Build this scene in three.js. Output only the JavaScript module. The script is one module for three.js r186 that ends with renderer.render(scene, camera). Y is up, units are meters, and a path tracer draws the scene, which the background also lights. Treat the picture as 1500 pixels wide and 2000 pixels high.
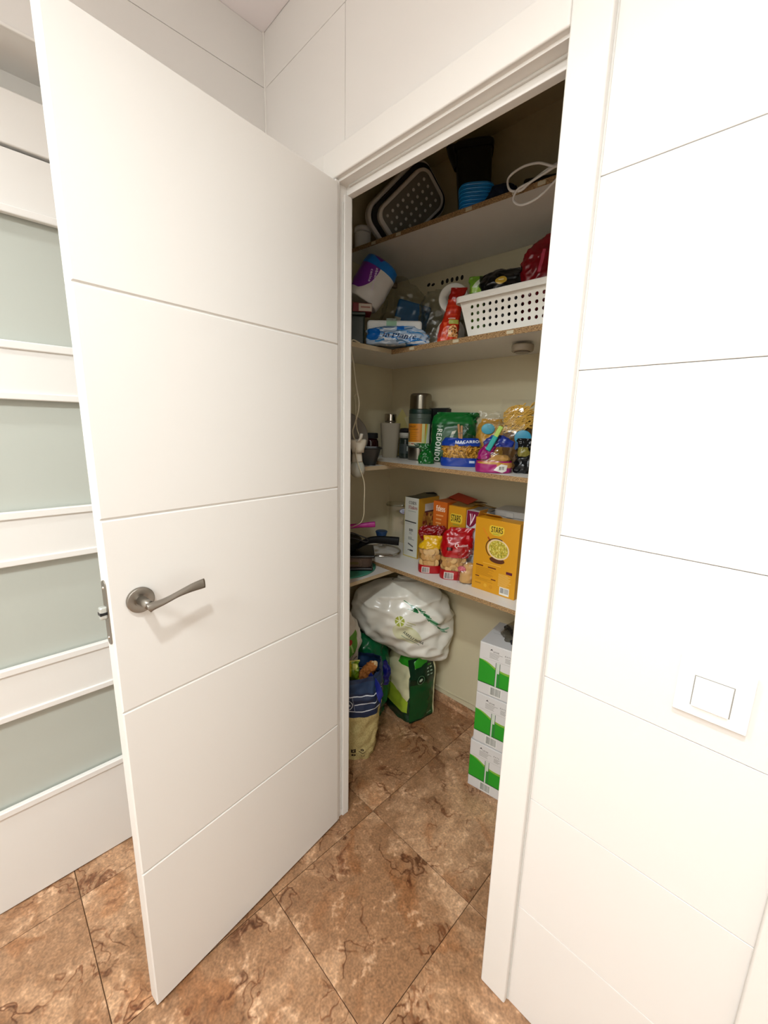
import * as THREE from 'three';
import { RoundedBoxGeometry } from 'three/addons/geometries/RoundedBoxGeometry.js';
import { mergeGeometries } from 'three/addons/utils/BufferGeometryUtils.js';
import { RectAreaLightUniformsLib } from 'three/addons/lights/RectAreaLightUniformsLib.js';
import { ImprovedNoise } from 'three/addons/math/ImprovedNoise.js';

// ---------------------------------------------------------------- camera, light, exposure
const scene = new THREE.Scene();
const camera = new THREE.PerspectiveCamera(102.444, 0.75, 0.02, 50);
camera.position.set(0.9677, 1.405, 0.7862);
camera.rotation.set(-0.2029178, 0.7826518, 0.0233578, 'YXZ');
scene.add(camera);
const renderer = new THREE.WebGLRenderer({ antialias: true });
renderer.toneMapping = THREE.LinearToneMapping;
renderer.toneMappingExposure = 1.13;
renderer.shadowMap.enabled = true;
scene.background = new THREE.Color(0, 0, 0);
const LAMPS = [   // ceiling downlights out of view, placed by the shadows they cast: position, intensity
  [0.98, 1.0, 6.8], [-0.08, 1.5, 4.6],
];
const FILL_PANEL = [1.05, 2.2, 0.6, 30];   // added fill panel behind the camera, lifts ambient light: x, z, size, radiance
RectAreaLightUniformsLib.init();
const LAMP_COLOR = new THREE.Color(0.955, 1.02, 1.035);
const CEIL = 2.56;

// ---------------------------------------------------------------- helpers
function rngOf(seed) { let a = seed >>> 0; return () => { a = (a + 0x6D2B79F5) >>> 0; let t = a; t = Math.imul(t ^ (t >>> 15), t | 1); t ^= t + Math.imul(t ^ (t >>> 7), t | 61); return ((t ^ (t >>> 14)) >>> 0) / 4294967296; }; }
const noiseGen = new ImprovedNoise();
const nz = (x, y, z) => noiseGen.noise(x, y, z);
const R = (d) => d * Math.PI / 180;
const used = new Map();
function numbered(n) { const k = (used.get(n) || 0); used.set(n, k + 1); return k ? n + '_' + String(k).padStart(3, '0') : n; }
function mat(color, rough = 0.5, o = {}) { return new THREE.MeshPhysicalMaterial({ color: color instanceof THREE.Color ? color : new THREE.Color(color), roughness: rough, side: THREE.DoubleSide, ...o }); }
function mesh(name, geo, m, parent, pos, rot) {
  const o = new THREE.Mesh(geo, m); o.castShadow = o.receiveShadow = true;
  o.name = parent === scene ? numbered(name) : name;
  if (pos) o.position.set(...pos);
  if (rot) o.rotation.set(...rot);
  parent.add(o); return o;
}
function part(parent, name, geo, m, pos, rot) { return mesh(name, geo, m, parent, pos, rot); }
function thing(name, label, category, pos = [0, 0, 0], yaw = 0, group) {
  const o = new THREE.Group(); o.name = numbered(name); scene.add(o);
  o.position.set(...pos); o.rotation.y = R(yaw);
  o.userData = { label, category }; if (group) o.userData.group = group;
  return o;
}
function structure(name, label) { const o = new THREE.Group(); o.name = numbered(name); scene.add(o); o.userData = { kind: 'structure' }; if (label) o.userData.label = label; return o; }
function box(x0, x1, y0, y1, z0, z1) { const g = new THREE.BoxGeometry(x1 - x0, y1 - y0, z1 - z0); g.translate((x0 + x1) / 2, (y0 + y1) / 2, (z0 + z1) / 2); return g; }
function rbox(w, h, d, r = 0.003, s = 2) { return new RoundedBoxGeometry(w, h, d, s, Math.min(r, w / 2.01, h / 2.01, d / 2.01)); }
function rb(x0, x1, y0, y1, z0, z1, r = 0.002) { const g = rbox(x1 - x0, y1 - y0, z1 - z0, r); g.translate((x0 + x1) / 2, (y0 + y1) / 2, (z0 + z1) / 2); return g; }
const norm = (g) => { const o = g.index ? g.toNonIndexed() : g; for (const k of Object.keys(o.attributes)) if (!['position', 'normal', 'uv'].includes(k)) o.deleteAttribute(k); return o; };
const merge = (gs) => mergeGeometries(gs.map(norm));
// a flat piece with chamfered front edges, lying in x-y, front towards +z, back at z = 0
function chip(w, h, t, b, uo = 0, vo = 0) {
  const P = [], U = [], I = [];
  const ring = (x, y, z) => { const s = P.length / 3; for (const [sx, sy] of [[-1, -1], [1, -1], [1, 1], [-1, 1]]) { P.push(sx * x, sy * y, z); U.push(uo + sx * x, vo + sy * y); } return s; };
  const quad = (a, b2, c, d) => I.push(a, b2, c, a, c, d);
  const r0 = ring(w / 2, h / 2, 0), r1 = ring(w / 2, h / 2, t - b), r1b = ring(w / 2, h / 2, t - b), r2 = ring(w / 2 - b, h / 2 - b, t), r3 = ring(w / 2 - b, h / 2 - b, t);
  for (let k = 0; k < 4; k++) { const n = (k + 1) % 4; quad(r0 + k, r0 + n, r1 + n, r1 + k); quad(r1b + k, r1b + n, r2 + n, r2 + k); }
  quad(r3, r3 + 1, r3 + 2, r3 + 3);
  const g = new THREE.BufferGeometry(); g.setAttribute('position', new THREE.Float32BufferAttribute(P, 3)); g.setAttribute('uv', new THREE.Float32BufferAttribute(U, 2)); g.setIndex(I);
  const f = g.toNonIndexed(); f.computeVertexNormals(); return f;
}
function ctex(w, h, draw, o = {}) {
  const c = document.createElement('canvas'); c.width = w; c.height = h; const x = c.getContext('2d'); draw(x, w, h);
  const t = new THREE.CanvasTexture(c); t.colorSpace = THREE.SRGBColorSpace; t.magFilter = THREE.LinearFilter;
  t.wrapS = t.wrapT = o.repeat ? THREE.RepeatWrapping : THREE.ClampToEdgeWrapping; t.anisotropy = 8; return t;
}
function dtex(w, h, fn, srgb = true) {
  const d = new Uint8Array(w * h * 4);
  for (let j = 0; j < h; j++) for (let i = 0; i < w; i++) { const c = fn(i / w, j / h, i, j); const k = (j * w + i) * 4; d[k] = c[0]; d[k + 1] = c[1]; d[k + 2] = c[2]; d[k + 3] = 255; }
  const t = new THREE.DataTexture(d, w, h); t.magFilter = THREE.LinearFilter; t.minFilter = THREE.LinearFilter; t.wrapS = t.wrapT = THREE.RepeatWrapping; if (srgb) t.colorSpace = THREE.SRGBColorSpace; t.needsUpdate = true; return t;
}
const fbm = (x, y, z, oct = 4) => { let s = 0, a = 0.5, f = 1; for (let i = 0; i < oct; i++) { s += a * nz(x * f, y * f, z + i * 7.3); a *= 0.5; f *= 2.03; } return s; };
const clamp = (v, a = 0, b = 1) => Math.min(b, Math.max(a, v));
const sstep = (a, b, v) => { const t = clamp((v - a) / (b - a)); return t * t * (3 - 2 * t); };

// a soft body swept up through cross-sections: rows [y, half width, half depth, centre x, centre z]
function loft(rows, o = {}) {
  const nu = o.nu || 56, nv = o.nv || 44, e = 2 / (o.n || 2.6), wr = o.wr || 0, wf = o.wf || 18, seed = o.seed || 1;
  const K = rows.map((r) => [r[0], r[1], r[2], r[3] || 0, r[4] || 0]);
  const at = (t) => {
    const f = t * (K.length - 1), i = Math.min(K.length - 2, Math.floor(f)), u = f - i, a = K[Math.max(0, i - 1)], b = K[i], c = K[i + 1], d = K[Math.min(K.length - 1, i + 2)];
    return b.map((_, k) => { const v = 0.5 * (2 * b[k] + (c[k] - a[k]) * u + (2 * a[k] - 5 * b[k] + 4 * c[k] - d[k]) * u * u + (3 * b[k] - a[k] - 3 * c[k] + d[k]) * u * u * u); return k < 3 && k > 0 ? Math.max(0.0008, v) : v; });
  };
  const y0 = K[0][0], y1 = K[K.length - 1][0]; let amax = 0, cxm = 0; for (const r of K) { amax = Math.max(amax, r[1]); cxm += r[3] / K.length; }
  const P = [], U = [], I = [];
  const put = (x, y, z, disp) => {
    let p = [x, y, z];
    if (wr && disp) {
      const s = seed * 13.7, q = 1 - Math.abs(nz(x * wf + s, y * wf * (o.wy || 1), z * wf)) * 2.2, q2 = nz(x * wf * 2.6 + s, y * wf * 2.2 * (o.wy || 1) + 5, z * wf * 2.6);
      const m = wr * (q * 0.75 + q2 * 0.6 - 0.35); p = [x + disp[0] * m, y, z + disp[1] * m];
    }
    U.push(0.5 + (x - cxm) / (2 * amax), (y - y0) / (y1 - y0)); if (o.deform) p = o.deform(p); P.push(...p);
  };
  for (let j = 0; j <= nv; j++) {
    const [y, a, b, cx, cz] = at(j / nv);
    for (let i = 0; i < nu; i++) { const th = i / nu * 2 * Math.PI, c = Math.cos(th), s = Math.sin(th); const px = Math.sign(c) * Math.abs(c) ** e, pz = Math.sign(s) * Math.abs(s) ** e; put(cx + a * px, y, cz + b * pz, [c * Math.min(1, a / 0.01), s]); }
  }
  for (let j = 0; j < nv; j++) for (let i = 0; i < nu; i++) { const a = j * nu + i, b = j * nu + (i + 1) % nu; I.push(a, a + nu, b, b, a + nu, b + nu); }
  const cap = (j, flip) => { const [y, , , cx, cz] = at(j / nv); const c = P.length / 3; put(cx, y, cz, null); for (let i = 0; i < nu; i++) { const a = j * nu + i, b = j * nu + (i + 1) % nu; flip ? I.push(c, b, a) : I.push(c, a, b); } };
  if (o.bottom !== false) cap(0, true); if (o.top !== false) cap(nv, false);
  const g = new THREE.BufferGeometry(); g.setAttribute('position', new THREE.Float32BufferAttribute(P, 3)); g.setAttribute('uv', new THREE.Float32BufferAttribute(U, 2)); g.setIndex(I); g.computeVertexNormals();
  return g;
}
// rows of a stand-up pouch that closes in a flat seam
const pouchRows = (w, d, h, o = {}) => [[0, w * .44, d * .42], [h * .03, w * .49, d * .49], [h * .2, w * .5, d * .5], [h * (o.full || .55), w * .5, d * .46], [h * (o.neck || .8), w * .49, d * .22, o.lx || 0, o.lz || 0], [h * .92, w * (o.tw || .5), d * .05, (o.lx || 0) * 1.5, (o.lz || 0) * 1.6], [h, w * (o.tw || .5), .0012, (o.lx || 0) * 1.8, (o.lz || 0) * 2]];
// cross-section swept along points; hw = half height across `up`, ht = half thickness
function sweep(pts, hw, ht, n = 40, m = 16, up = [0, 1, 0], e = 0.8) {
  const c = new THREE.CatmullRomCurve3(pts.map((p) => new THREE.Vector3(...p))), P = [], I = [], U = [], UP = new THREE.Vector3(...up);
  for (let j = 0; j <= n; j++) {
    const t = j / n, p = c.getPoint(t), d = c.getTangent(t), s = new THREE.Vector3().crossVectors(d, UP).normalize(), u = new THREE.Vector3().crossVectors(s, d).normalize();
    for (let i = 0; i < m; i++) { const a = i / m * 2 * Math.PI, ca = Math.cos(a), sa = Math.sin(a), x = Math.sign(ca) * Math.abs(ca) ** e * ht(t), y = Math.sign(sa) * Math.abs(sa) ** e * hw(t); P.push(p.x + s.x * x + u.x * y, p.y + s.y * x + u.y * y, p.z + s.z * x + u.z * y); U.push(t, i / m); }
  }
  for (let j = 0; j < n; j++) for (let i = 0; i < m; i++) { const a = j * m + i, b = j * m + (i + 1) % m; I.push(a, b, a + m, b, b + m, a + m); }
  for (const j of [0, n]) { const k = P.length / 3, p = c.getPoint(j / n); P.push(p.x, p.y, p.z); U.push(0, 0); for (let i = 0; i < m; i++) { const a = j * m + i, b = j * m + (i + 1) % m; j ? I.push(k, a, b) : I.push(k, b, a); } }
  const g = new THREE.BufferGeometry(); g.setAttribute('position', new THREE.Float32BufferAttribute(P, 3)); g.setAttribute('uv', new THREE.Float32BufferAttribute(U, 2)); g.setIndex(I); g.computeVertexNormals(); return g;
}
const tube = (pts, r, n = 60, m = 8, closed = false) => new THREE.TubeGeometry(new THREE.CatmullRomCurve3(pts.map((p) => new THREE.Vector3(...p)), closed), n, r, m, closed);
const lathe = (pts, n = 48) => new THREE.LatheGeometry(pts.map((p) => new THREE.Vector2(...p)), n);
// box with its own print rectangles [u0, v0, u1, v1] per face; faces left out take `rest`
function carton(w, h, d, f) {
  const g = new THREE.BoxGeometry(w, h, d), uv = g.attributes.uv, order = ['right', 'left', 'top', 'bottom', 'front', 'back'];
  order.forEach((k, i) => { const [a, b, c, e] = f[k] || f.rest; for (let j = 0; j < 4; j++) { const q = i * 4 + j; uv.setXY(q, a + (c - a) * uv.getX(q), b + (e - b) * uv.getY(q)); } });
  g.translate(0, h / 2, 0); return g;
}
const film = (o = {}) => mat(o.color || '#ffffff', o.rough ?? 0.12, { transmission: 1, thickness: 0, ior: 1.45, ...o.x });
const bars = (x, X, Y, W, H, seed = 3, col = '#222') => { const r = rngOf(seed); x.fillStyle = col; let p = X; while (p < X + W) { const w = 1 + r() * 4; x.fillRect(p, Y, w, H); p += w + 1 + r() * 4; } };
const lines = (x, X, Y, W, n, dy, th, col, seed = 5) => { const r = rngOf(seed); x.fillStyle = col; for (let i = 0; i < n; i++) x.fillRect(X, Y + i * dy, W * (0.6 + 0.4 * r()), th); };

// ---------------------------------------------------------------- shared materials
const plasterBump = dtex(256, 256, (u, v) => { const n = 128 + 90 * fbm(u * 9, v * 9, 3, 5); return [n, n, n]; }, false); plasterBump.repeat.set(2, 2);
const M = {
  tile: mat('#e8e4df', 0.28),
  
  grout: mat('#eae6df', 0.9),
  paint: mat('#e8e4de', 0.42),
  gloss: mat('#eae6e0', 0.3),
  ceiling: mat('#fbf4f5', 0.9),
  white: mat('#f4f1ec', 0.8),
  pantry: mat('#d6cbaa', 0.85, { bumpMap: plasterBump, bumpScale: 0.004 }),
  steel: mat('#969087', 0.38, { metalness: 1 }),
  chrome: mat('#cfcac2', 0.14, { metalness: 1 }),
  switch: mat('#fbfaf7', 0.25),
  black: mat('#0b0b0c', 0.35),
  blackMatte: mat('#111113', 0.7),
  melamine: mat('#ece9e2', 0.35),
  clear: film(),
};

// ---------------------------------------------------------------- floor: stone tiles on a screed
function stone(seed) {
  return dtex(720, 720, (u, v) => {
    const x = u * 3.2 + seed * 31, y = v * 3.2 + seed * 17;
    const wx = fbm(x * 1.6, y * 1.6, 1.3 + seed, 4), wy = fbm(x * 1.6 + 9, y * 1.6 + 4, 2.1 + seed, 4);
    const big = fbm(x * 0.8 + wx * 0.8, y * 1.2 + wy * 0.8, 5 + seed, 5), mid = fbm(x * 3.2 + wx * 1.5, y * 3.2 + wy * 1.5, 8, 4), fine = fbm(x * 15, y * 15, 11, 3), grain = fbm(x * 44, y * 44, 13, 2);
    const a = sstep(-0.34, 0.34, big + 0.6 * mid);
    let c = [154 + 46 * a, 118 + 46 * a, 88 + 44 * a];
    const red = sstep(0.05, 0.36, fbm(x * 2.1 + 20 + wy, y * 2.1 + wx, 17 + seed, 3)); c = [c[0] - 8 * red, c[1] - 16 * red, c[2] - 20 * red];
    const vein = 1 - Math.abs(fbm(x * 1.3 + wx * 1.3, y * 0.9 + wy * 1.3, 21 + seed, 5)) * 22, mask = sstep(-0.02, 0.18, fbm(x * 1.4 + 50, y * 1.4 + 30, 23 + seed, 3));
    const k = clamp(vein) * mask; c = [c[0] * (1 - .42 * k), c[1] * (1 - .54 * k), c[2] * (1 - .62 * k)];
    const vein2 = clamp(1 - Math.abs(fbm(x * 3.1 + wy * 2, y * 3.1 + wx * 2, 31 + seed, 4)) * 20) * sstep(0.0, 0.22, fbm(x * 1.6 + 7, y * 1.6 + 70, 29, 3)); c = [c[0] * (1 - .3 * vein2), c[1] * (1 - .42 * vein2), c[2] * (1 - .5 * vein2)];
    const light = sstep(0.16, 0.42, mid * .8 + 0.7 * fine) * 0.5; c = [c[0] + (222 - c[0]) * light, c[1] + (192 - c[1]) * light, c[2] + (164 - c[2]) * light];
    const s = 1 + 0.24 * fine + 0.34 * grain; return [clamp(c[0] * s, 0, 255), clamp(c[1] * s, 0, 255), clamp(c[2] * s, 0, 255)];
  });
}
const stones = [0, 1, 2, 3].map((s) => { const t = stone(s); return mat(new THREE.Color(0.96, 0.88, 0.80), 0.33, { map: t, bumpMap: t, bumpScale: 0.0006 }); });
const floor = structure('floor');
part(floor, 'screed', box(-1.6, 2.6, -0.2, -0.0062, -1.1, 3.0), mat('#8a6a4e', 0.95));
{
  const xs = [-0.762, -0.347, 0.053, 0.477, 0.895, 1.312, 1.73, 2.147, 2.5], zs = [-0.94, -0.53, -0.112, 0.300, 0.719, 1.135, 1.55, 1.967, 2.384, 2.8];
  const r = rngOf(77);
  for (let i = 0; i < xs.length - 1; i++) for (let j = 0; j < zs.length - 1; j++) {
    const w = xs[i + 1] - xs[i] - 0.002, d = zs[j + 1] - zs[j] - 0.002, g = chip(w, d, 0.0062, 0.0008), uv = g.attributes.uv, q = Math.floor(r() * 4), ou = .26 + r() * .48, ov = .26 + r() * .48;
    for (let k = 0; k < uv.count; k++) { let a = uv.getX(k) / 0.84, b = uv.getY(k) / 0.84; for (let s = 0; s < q; s++) [a, b] = [-b, a]; uv.setXY(k, a + ou, b + ov); }
    part(floor, 'floor_tile', g, stones[Math.floor(r() * 4)], [(xs[i] + xs[i + 1]) / 2, -0.0062 + (r() - .5) * 0.0003, (zs[j] + zs[j + 1]) / 2], [-Math.PI / 2, 0, 0]);
  }
}

// ---------------------------------------------------------------- room shell
const ceilingMesh = mesh('ceiling', box(-1.6, 2.6, CEIL, CEIL + 0.15, 0, 3.0), M.ceiling, scene); ceilingMesh.userData.kind = 'structure';
const rowsY = [0, 0.302, 0.604, 0.907, 1.209, 1.512, 1.814, 2.117, 2.419, CEIL];
function tileRect(parent, x0, x1, y0, y1, place, m, clipFn) {
  const J = 0.0013, w = x1 - x0 - J, h = y1 - y0 - J; if (w < 0.01 || h < 0.01) return;
  const t = part(parent, 'wall_tile', chip(w, h, 0.006, 0.0006), m); place(t, (x0 + x1) / 2, (y0 + y1) / 2);
}
// wall with the pantry doorway: masonry, then tiles whose face is z = 0
const OPX0 = -0.03, OPX1 = 0.64, OPY = 2.065;
const wallBack = structure('wall_back');
part(wallBack, 'masonry', merge([box(-1.6, OPX0, -0.2, 2.72, -0.048, -0.006), box(OPX1, 2.6, -0.2, 2.72, -0.048, -0.006), box(OPX0, OPX1, OPY, 2.72, -0.048, -0.006)]), M.grout);
{
  const put = (t, x, y) => t.position.set(x, y, -0.006);
  const cols = [-0.374, 0.012, 0.612, 1.212, 1.812, 2.4];
  for (let j = 0; j < rowsY.length - 1; j++) for (let i = 0; i < cols.length - 1; i++) {
    const y0 = rowsY[j], y1 = rowsY[j + 1], x0 = cols[i], x1 = cols[i + 1];
    if (x0 >= 1.0 && y0 < 2.0 && x1 < 1.9) { continue; }
    if (y1 <= 2.0) { if (x0 < 0) tileRect(wallBack, x0, -0.05, y0, y1, put, M.tile); else if (x0 < .6) continue; else if (x0 < .7) tileRect(wallBack, 0.650, 1.06, y0, y1, put, M.tile); else tileRect(wallBack, x0, x1, y0, y1, put, M.tile); }
    else if (y0 < 2.06) { if (x0 < 0) tileRect(wallBack, x0, -0.05, y0, y1, put, M.tile); else if (x0 > .6 && x0 < .7) tileRect(wallBack, 0.650, 1.06, y0, y1, put, M.tile); else if (x0 > 1.8) tileRect(wallBack, x0, x1, y0, y1, put, M.tile); }
    else tileRect(wallBack, x0, x1, Math.max(y0, 2.085), y1, put, M.tile);
  }
}
// second doorway at the right: white casing and flush leaf
const casing2 = structure('trim_2', 'white casing at the right-hand edge of the tiled wall');
part(casing2, 'casing_board', rb(1.041, 1.111, 0, 2.115, 0.0, 0.016, 0.004), M.paint);
part(casing2, 'casing_board', rb(1.81, 1.88, 0, 2.115, 0.0, 0.016, 0.004), M.paint);
part(casing2, 'casing_board', rb(1.111, 1.81, 2.045, 2.115, 0.0, 0.016, 0.004), M.paint);
const door3 = structure('door_3', 'plain white flush door beside the light switch');
part(door3, 'leaf', rb(1.112, 1.809, 0.006, 2.043, -0.0055, 0.004, 0.002), M.paint);
// left wall: tile corner, deep recess with the glazed door, bulkhead above
const LX = -0.374;
const wallLeft = structure('wall_left');
part(wallLeft, 'masonry', merge([box(-1.3, LX - 0.006, -0.2, 2.72, -0.0, 0.13), box(-1.3, LX - 0.006, -0.2, 2.72, 1.16, 3.0), box(-1.3, LX - 0.006, 2.23, 2.72, 0.13, 1.16), box(-1.3, -0.54, 2.145, 2.23, 0.13, 1.16)]), M.white);
{
  const put = (t, z, y) => { t.position.set(LX - 0.006, y, z); t.rotation.y = Math.PI / 2; };
  for (let j = 0; j < rowsY.length - 1; j++) {
    const y0 = rowsY[j], y1 = rowsY[j + 1];
    tileRect(wallLeft, 0.0, 0.129, y0, Math.min(y1, 2.2285), put, M.tile);
    for (const [a, b] of [[1.161, 1.6], [1.6, 2.2], [2.2, 2.8]]) tileRect(wallLeft, a, b, y0, y1, put, M.tile);
    if (y1 > 2.24) for (const [a, b] of [[0.0, 1.16]]) tileRect(wallLeft, a, b, Math.max(y0, 2.2285), y1, put, M.tile);
  }
  part(wallLeft, 'edge_bead', rb(LX - 0.006, LX + 0.003, 2.2225, 2.2295, 0.129, 1.161, 0.002), M.gloss);
  part(wallLeft, 'corner_bead', tube([[LX + 0.001, 0, 0.001], [LX + 0.001, 1.2, 0.001], [LX + 0.001, CEIL, 0.001]], 0.0035, 4, 6), M.gloss);
}
const wallFront = structure('wall_front'); part(wallFront, 'plaster', box(-1.6, 2.6, -0.2, 2.72, 2.8, 3.0), M.white);
const wallRight = structure('wall_right'); part(wallRight, 'plaster', box(2.4, 2.6, -0.2, 2.72, 0, 2.8), M.white);

// glazed door at the left
const door2 = structure('door_2', 'white interior door with five frosted glass panes');
{
  const X = -0.446, T = 0.04, z0 = 0.19, z1 = 1.10, pz0 = 0.29, pz1 = 1.0;
  part(door2, 'door_frame', merge([rb(X - 0.09, X, 2.030, 2.145, 0.132, 1.158, 0.004), rb(X - 0.09, X, 0, 2.030, 0.132, 0.186, 0.004), rb(X - 0.09, X, 0, 2.030, 1.104, 1.158, 0.004)]), M.paint);
  part(door2, 'stile', rb(X - T, X, 0.004, 2.022, z0, pz0, 0.002), M.paint);
  part(door2, 'stile', rb(X - T, X, 0.004, 2.022, pz1, z1, 0.002), M.paint);
  const rails = [[0.004, 0.309], [0.606, 0.727], [1.039, 1.1525], [1.466, 1.578], [1.895, 2.022]];
  rails.forEach(([a, b], i) => {
    const r = part(door2, 'rail', rb(X - T, X - 0.001, a, b, pz0, pz1, 0.002), M.paint);
    if (i < 4) part(r, 'glazing_bead', rb(X - 0.012, X + 0.005, b - 0.004, b + 0.016, pz0, pz1, 0.003), M.gloss);
    if (i > 0) part(r, 'glazing_bead', rb(X - 0.012, X + 0.005, a - 0.014, a + 0.004, pz0, pz1, 0.003), M.gloss);
  });
  const glass = mat('#c2c5bb', 0.5, { transmission: 0.1, thickness: 0, ior: 1.5 });
  for (let i = 0; i < 4; i++) part(door2, 'glass_pane', box(X - 0.026, X - 0.018, rails[i][1] - 0.006, rails[i + 1][0] + 0.006, pz0 - 0.006, pz1 + 0.006), glass);
  // closed room behind the frosted panes
  const w6 = structure('wall_far_left'); part(w6, 'plaster', box(-1.6, -1.3, -0.2, 2.72, 0, 3.0), M.white);
}

// pantry door frame
const frame = structure('trim_1', 'white door frame and casing of the pantry doorway');
part(frame, 'casing_board', merge([rb(-0.135, -0.0595, 0, 2.118, -0.001, 0.0145, 0.003), rb(-0.0595, -0.008, 0, 2.0445, -0.001, 0.0145, 0.003)]), M.paint);
part(frame, 'casing_board', rb(-0.059, 0.597, 2.045, 2.115, -0.001, 0.0165, 0.004), M.paint);
part(frame, 'casing_board', rb(0.597, 0.664, 0, 2.125, -0.001, 0.016, 0.004), M.paint);
part(frame, 'jamb', rb(-0.03, -0.015, 0, 2.065, -0.050, 0.0, 0.001), M.paint);
part(frame, 'jamb', rb(0.618, 0.64, 0, 2.065, -0.050, 0.0, 0.001), M.paint);
part(frame, 'jamb', rb(-0.015, 0.618, 2.039, 2.065, -0.050, 0.003, 0.001), M.gloss);
part(frame, 'door_stop', rb(-0.016, -0.0085, 0, 2.019, -0.043, -0.017, 0.0015), M.paint);
part(frame, 'door_stop', rb(0.606, 0.619, 0, 2.019, -0.049, -0.028, 0.0015), M.paint);
part(frame, 'door_stop', rb(-0.015, 0.618, 2.019, 2.040, -0.049, -0.028, 0.0015), M.paint);
const seal = mat('#d8d6d0', 0.6);
part(frame, 'seal', rb(-0.0152, -0.011, 0.03, 2.0, -0.0175, -0.011, 0.002), seal);
part(frame, 'seal', rb(0.0, 0.61, 2.034, 2.0395, -0.0285, -0.022, 0.002), seal);
part(frame, 'caulk_bead', rb(0.6635, 0.667, 0.002, 2.12, -0.0005, 0.002, 0.0008), mat('#d5d2cc', .7));

// ---------------------------------------------------------------- pantry door, opened into the room
const door = structure('door_1', 'open white pantry door of five grooved panels with steel lever handle');
door.position.set(0, 0, 0.0121); 
// local axes: after the turn, local z runs from the hinge to the free edge, local +x is the face seen
door.rotation.y = R(6.9226);
{
  const W = 0.625, T = 0.036;
  part(door, 'core', rb(-T + 0.003, -0.003, 0.008, 2.035, 0, W, 0.0012), M.paint);
  const ys = [0.008, 0.406, 0.818, 1.2235, 1.6300, 2.035];
  for (let i = 0; i < 5; i++) for (const s of [0, 1]) {
    const h = ys[i + 1] - ys[i] - 0.0032, g = chip(W - 0.0006, h, 0.0032, 0.0022);
    const p = part(door, 'panel', g, M.paint, [s ? -T + 0.003 : -0.003, (ys[i] + ys[i + 1]) / 2, W / 2], [0, s ? -Math.PI / 2 : Math.PI / 2, 0]);
  }
  const plate = part(door, 'latch_plate', (() => { const s = new THREE.Shape(), w = 0.0095, h = 0.057; s.absarc(0, h, w, 0, Math.PI); s.absarc(0, -h, w, Math.PI, 2 * Math.PI); return new THREE.ExtrudeGeometry(s, { depth: 0.0015, bevelEnabled: true, bevelSize: 0.0006, bevelThickness: 0.0006, bevelSegments: 2, curveSegments: 16 }); })(), M.steel, [-T / 2, 1.036, W]);
  for (const y of [-0.052, 0.052]) part(plate, 'screw', new THREE.SphereGeometry(0.0036, 12, 8), M.chrome, [0, y, 0.001]);
  part(plate, 'latch_bolt', (() => { const g = rbox(0.013, 0.026, 0.014, 0.004, 3); g.translate(0, 0, 0.007); return g; })(), mat('#c9ccc6', 0.35, { metalness: .6 }), [0, 0.002, 0]);
  part(plate, 'latch_insert', rbox(0.0136, 0.0065, 0.0146, 0.001), M.black, [0, 0.001, 0.0072]);
  for (const s of [1, -1]) {
    const h = new THREE.Group(); h.name = 'lever_handle'; door.add(h); h.position.set(s > 0 ? 0 : -T, 1.052, 0.572); h.userData.label = 'brushed steel lever handle';
    const rz = [0, 0, s > 0 ? -Math.PI / 2 : Math.PI / 2];
    part(h, 'rosette', lathe([[0, 0], [0.0255, 0], [0.0262, 0.0015], [0.0262, 0.0075], [0.0245, 0.009], [0.0135, 0.009], [0.013, 0.0082], [0.0105, 0.0082], [0, 0.0082]], 56), M.steel, [0, 0, 0], rz);
    part(h, 'neck', lathe([[0, 0.008], [0.0098, 0.008], [0.0092, 0.03], [0.0088, 0.047], [0, 0.047]], 32), M.steel, [0, 0, 0], rz);
    part(h, 'lever', sweep([[s * 0.050, -0.0035, 0.006], [s * 0.051, -0.0015, 0.0], [s * 0.052, 0.002, -0.025], [s * 0.0515, 0.0085, -0.055], [s * 0.050, 0.013, -0.085], [s * 0.0485, 0.0145, -0.112]],
      (t) => 0.0098 - 0.0042 * sstep(0, .5, t) + 0.0052 * sstep(.5, 1, t) - 0.006 * (1 - sstep(0, .06, t)), (t) => 0.0085 - 0.0030 * sstep(0.1, .6, t) - 0.0022 * sstep(.5, 1, t), 44, 20), M.steel);
  }
}

// light switch
{
  const t = thing('light_switch', 'white rectangular rocker light switch on the tiled wall right of the doorway', 'switch', [0.931, 1.006, 0]);
  part(t, 'cover_plate', (() => { const g = rbox(0.094, 0.094, 0.0105, 0.002, 3); g.translate(0, 0, 0.00525); return g; })(), M.switch);
  part(t, 'rocker_frame', (() => { const s = new THREE.Shape([[-.0252, -.0265], [.0252, -.0265], [.0252, .0265], [-.0252, .0265]].map((p) => new THREE.Vector2(...p))); const q = new THREE.Path([[-.0237, -.025], [-.0237, .025], [.0237, .025], [.0237, -.025]].map((p) => new THREE.Vector2(...p))); s.holes.push(q); return new THREE.ExtrudeGeometry(s, { depth: .0003, bevelEnabled: false }); })(), mat('#98958f', .6), [0, -0.003, 0.0103]);
  part(t, 'rocker', (() => { const g = rbox(0.0468, 0.0492, 0.008, 0.0015, 3); return g; })(), M.switch, [0, -0.003, 0.0112], [R(-7), 0, 0]);
}

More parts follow.
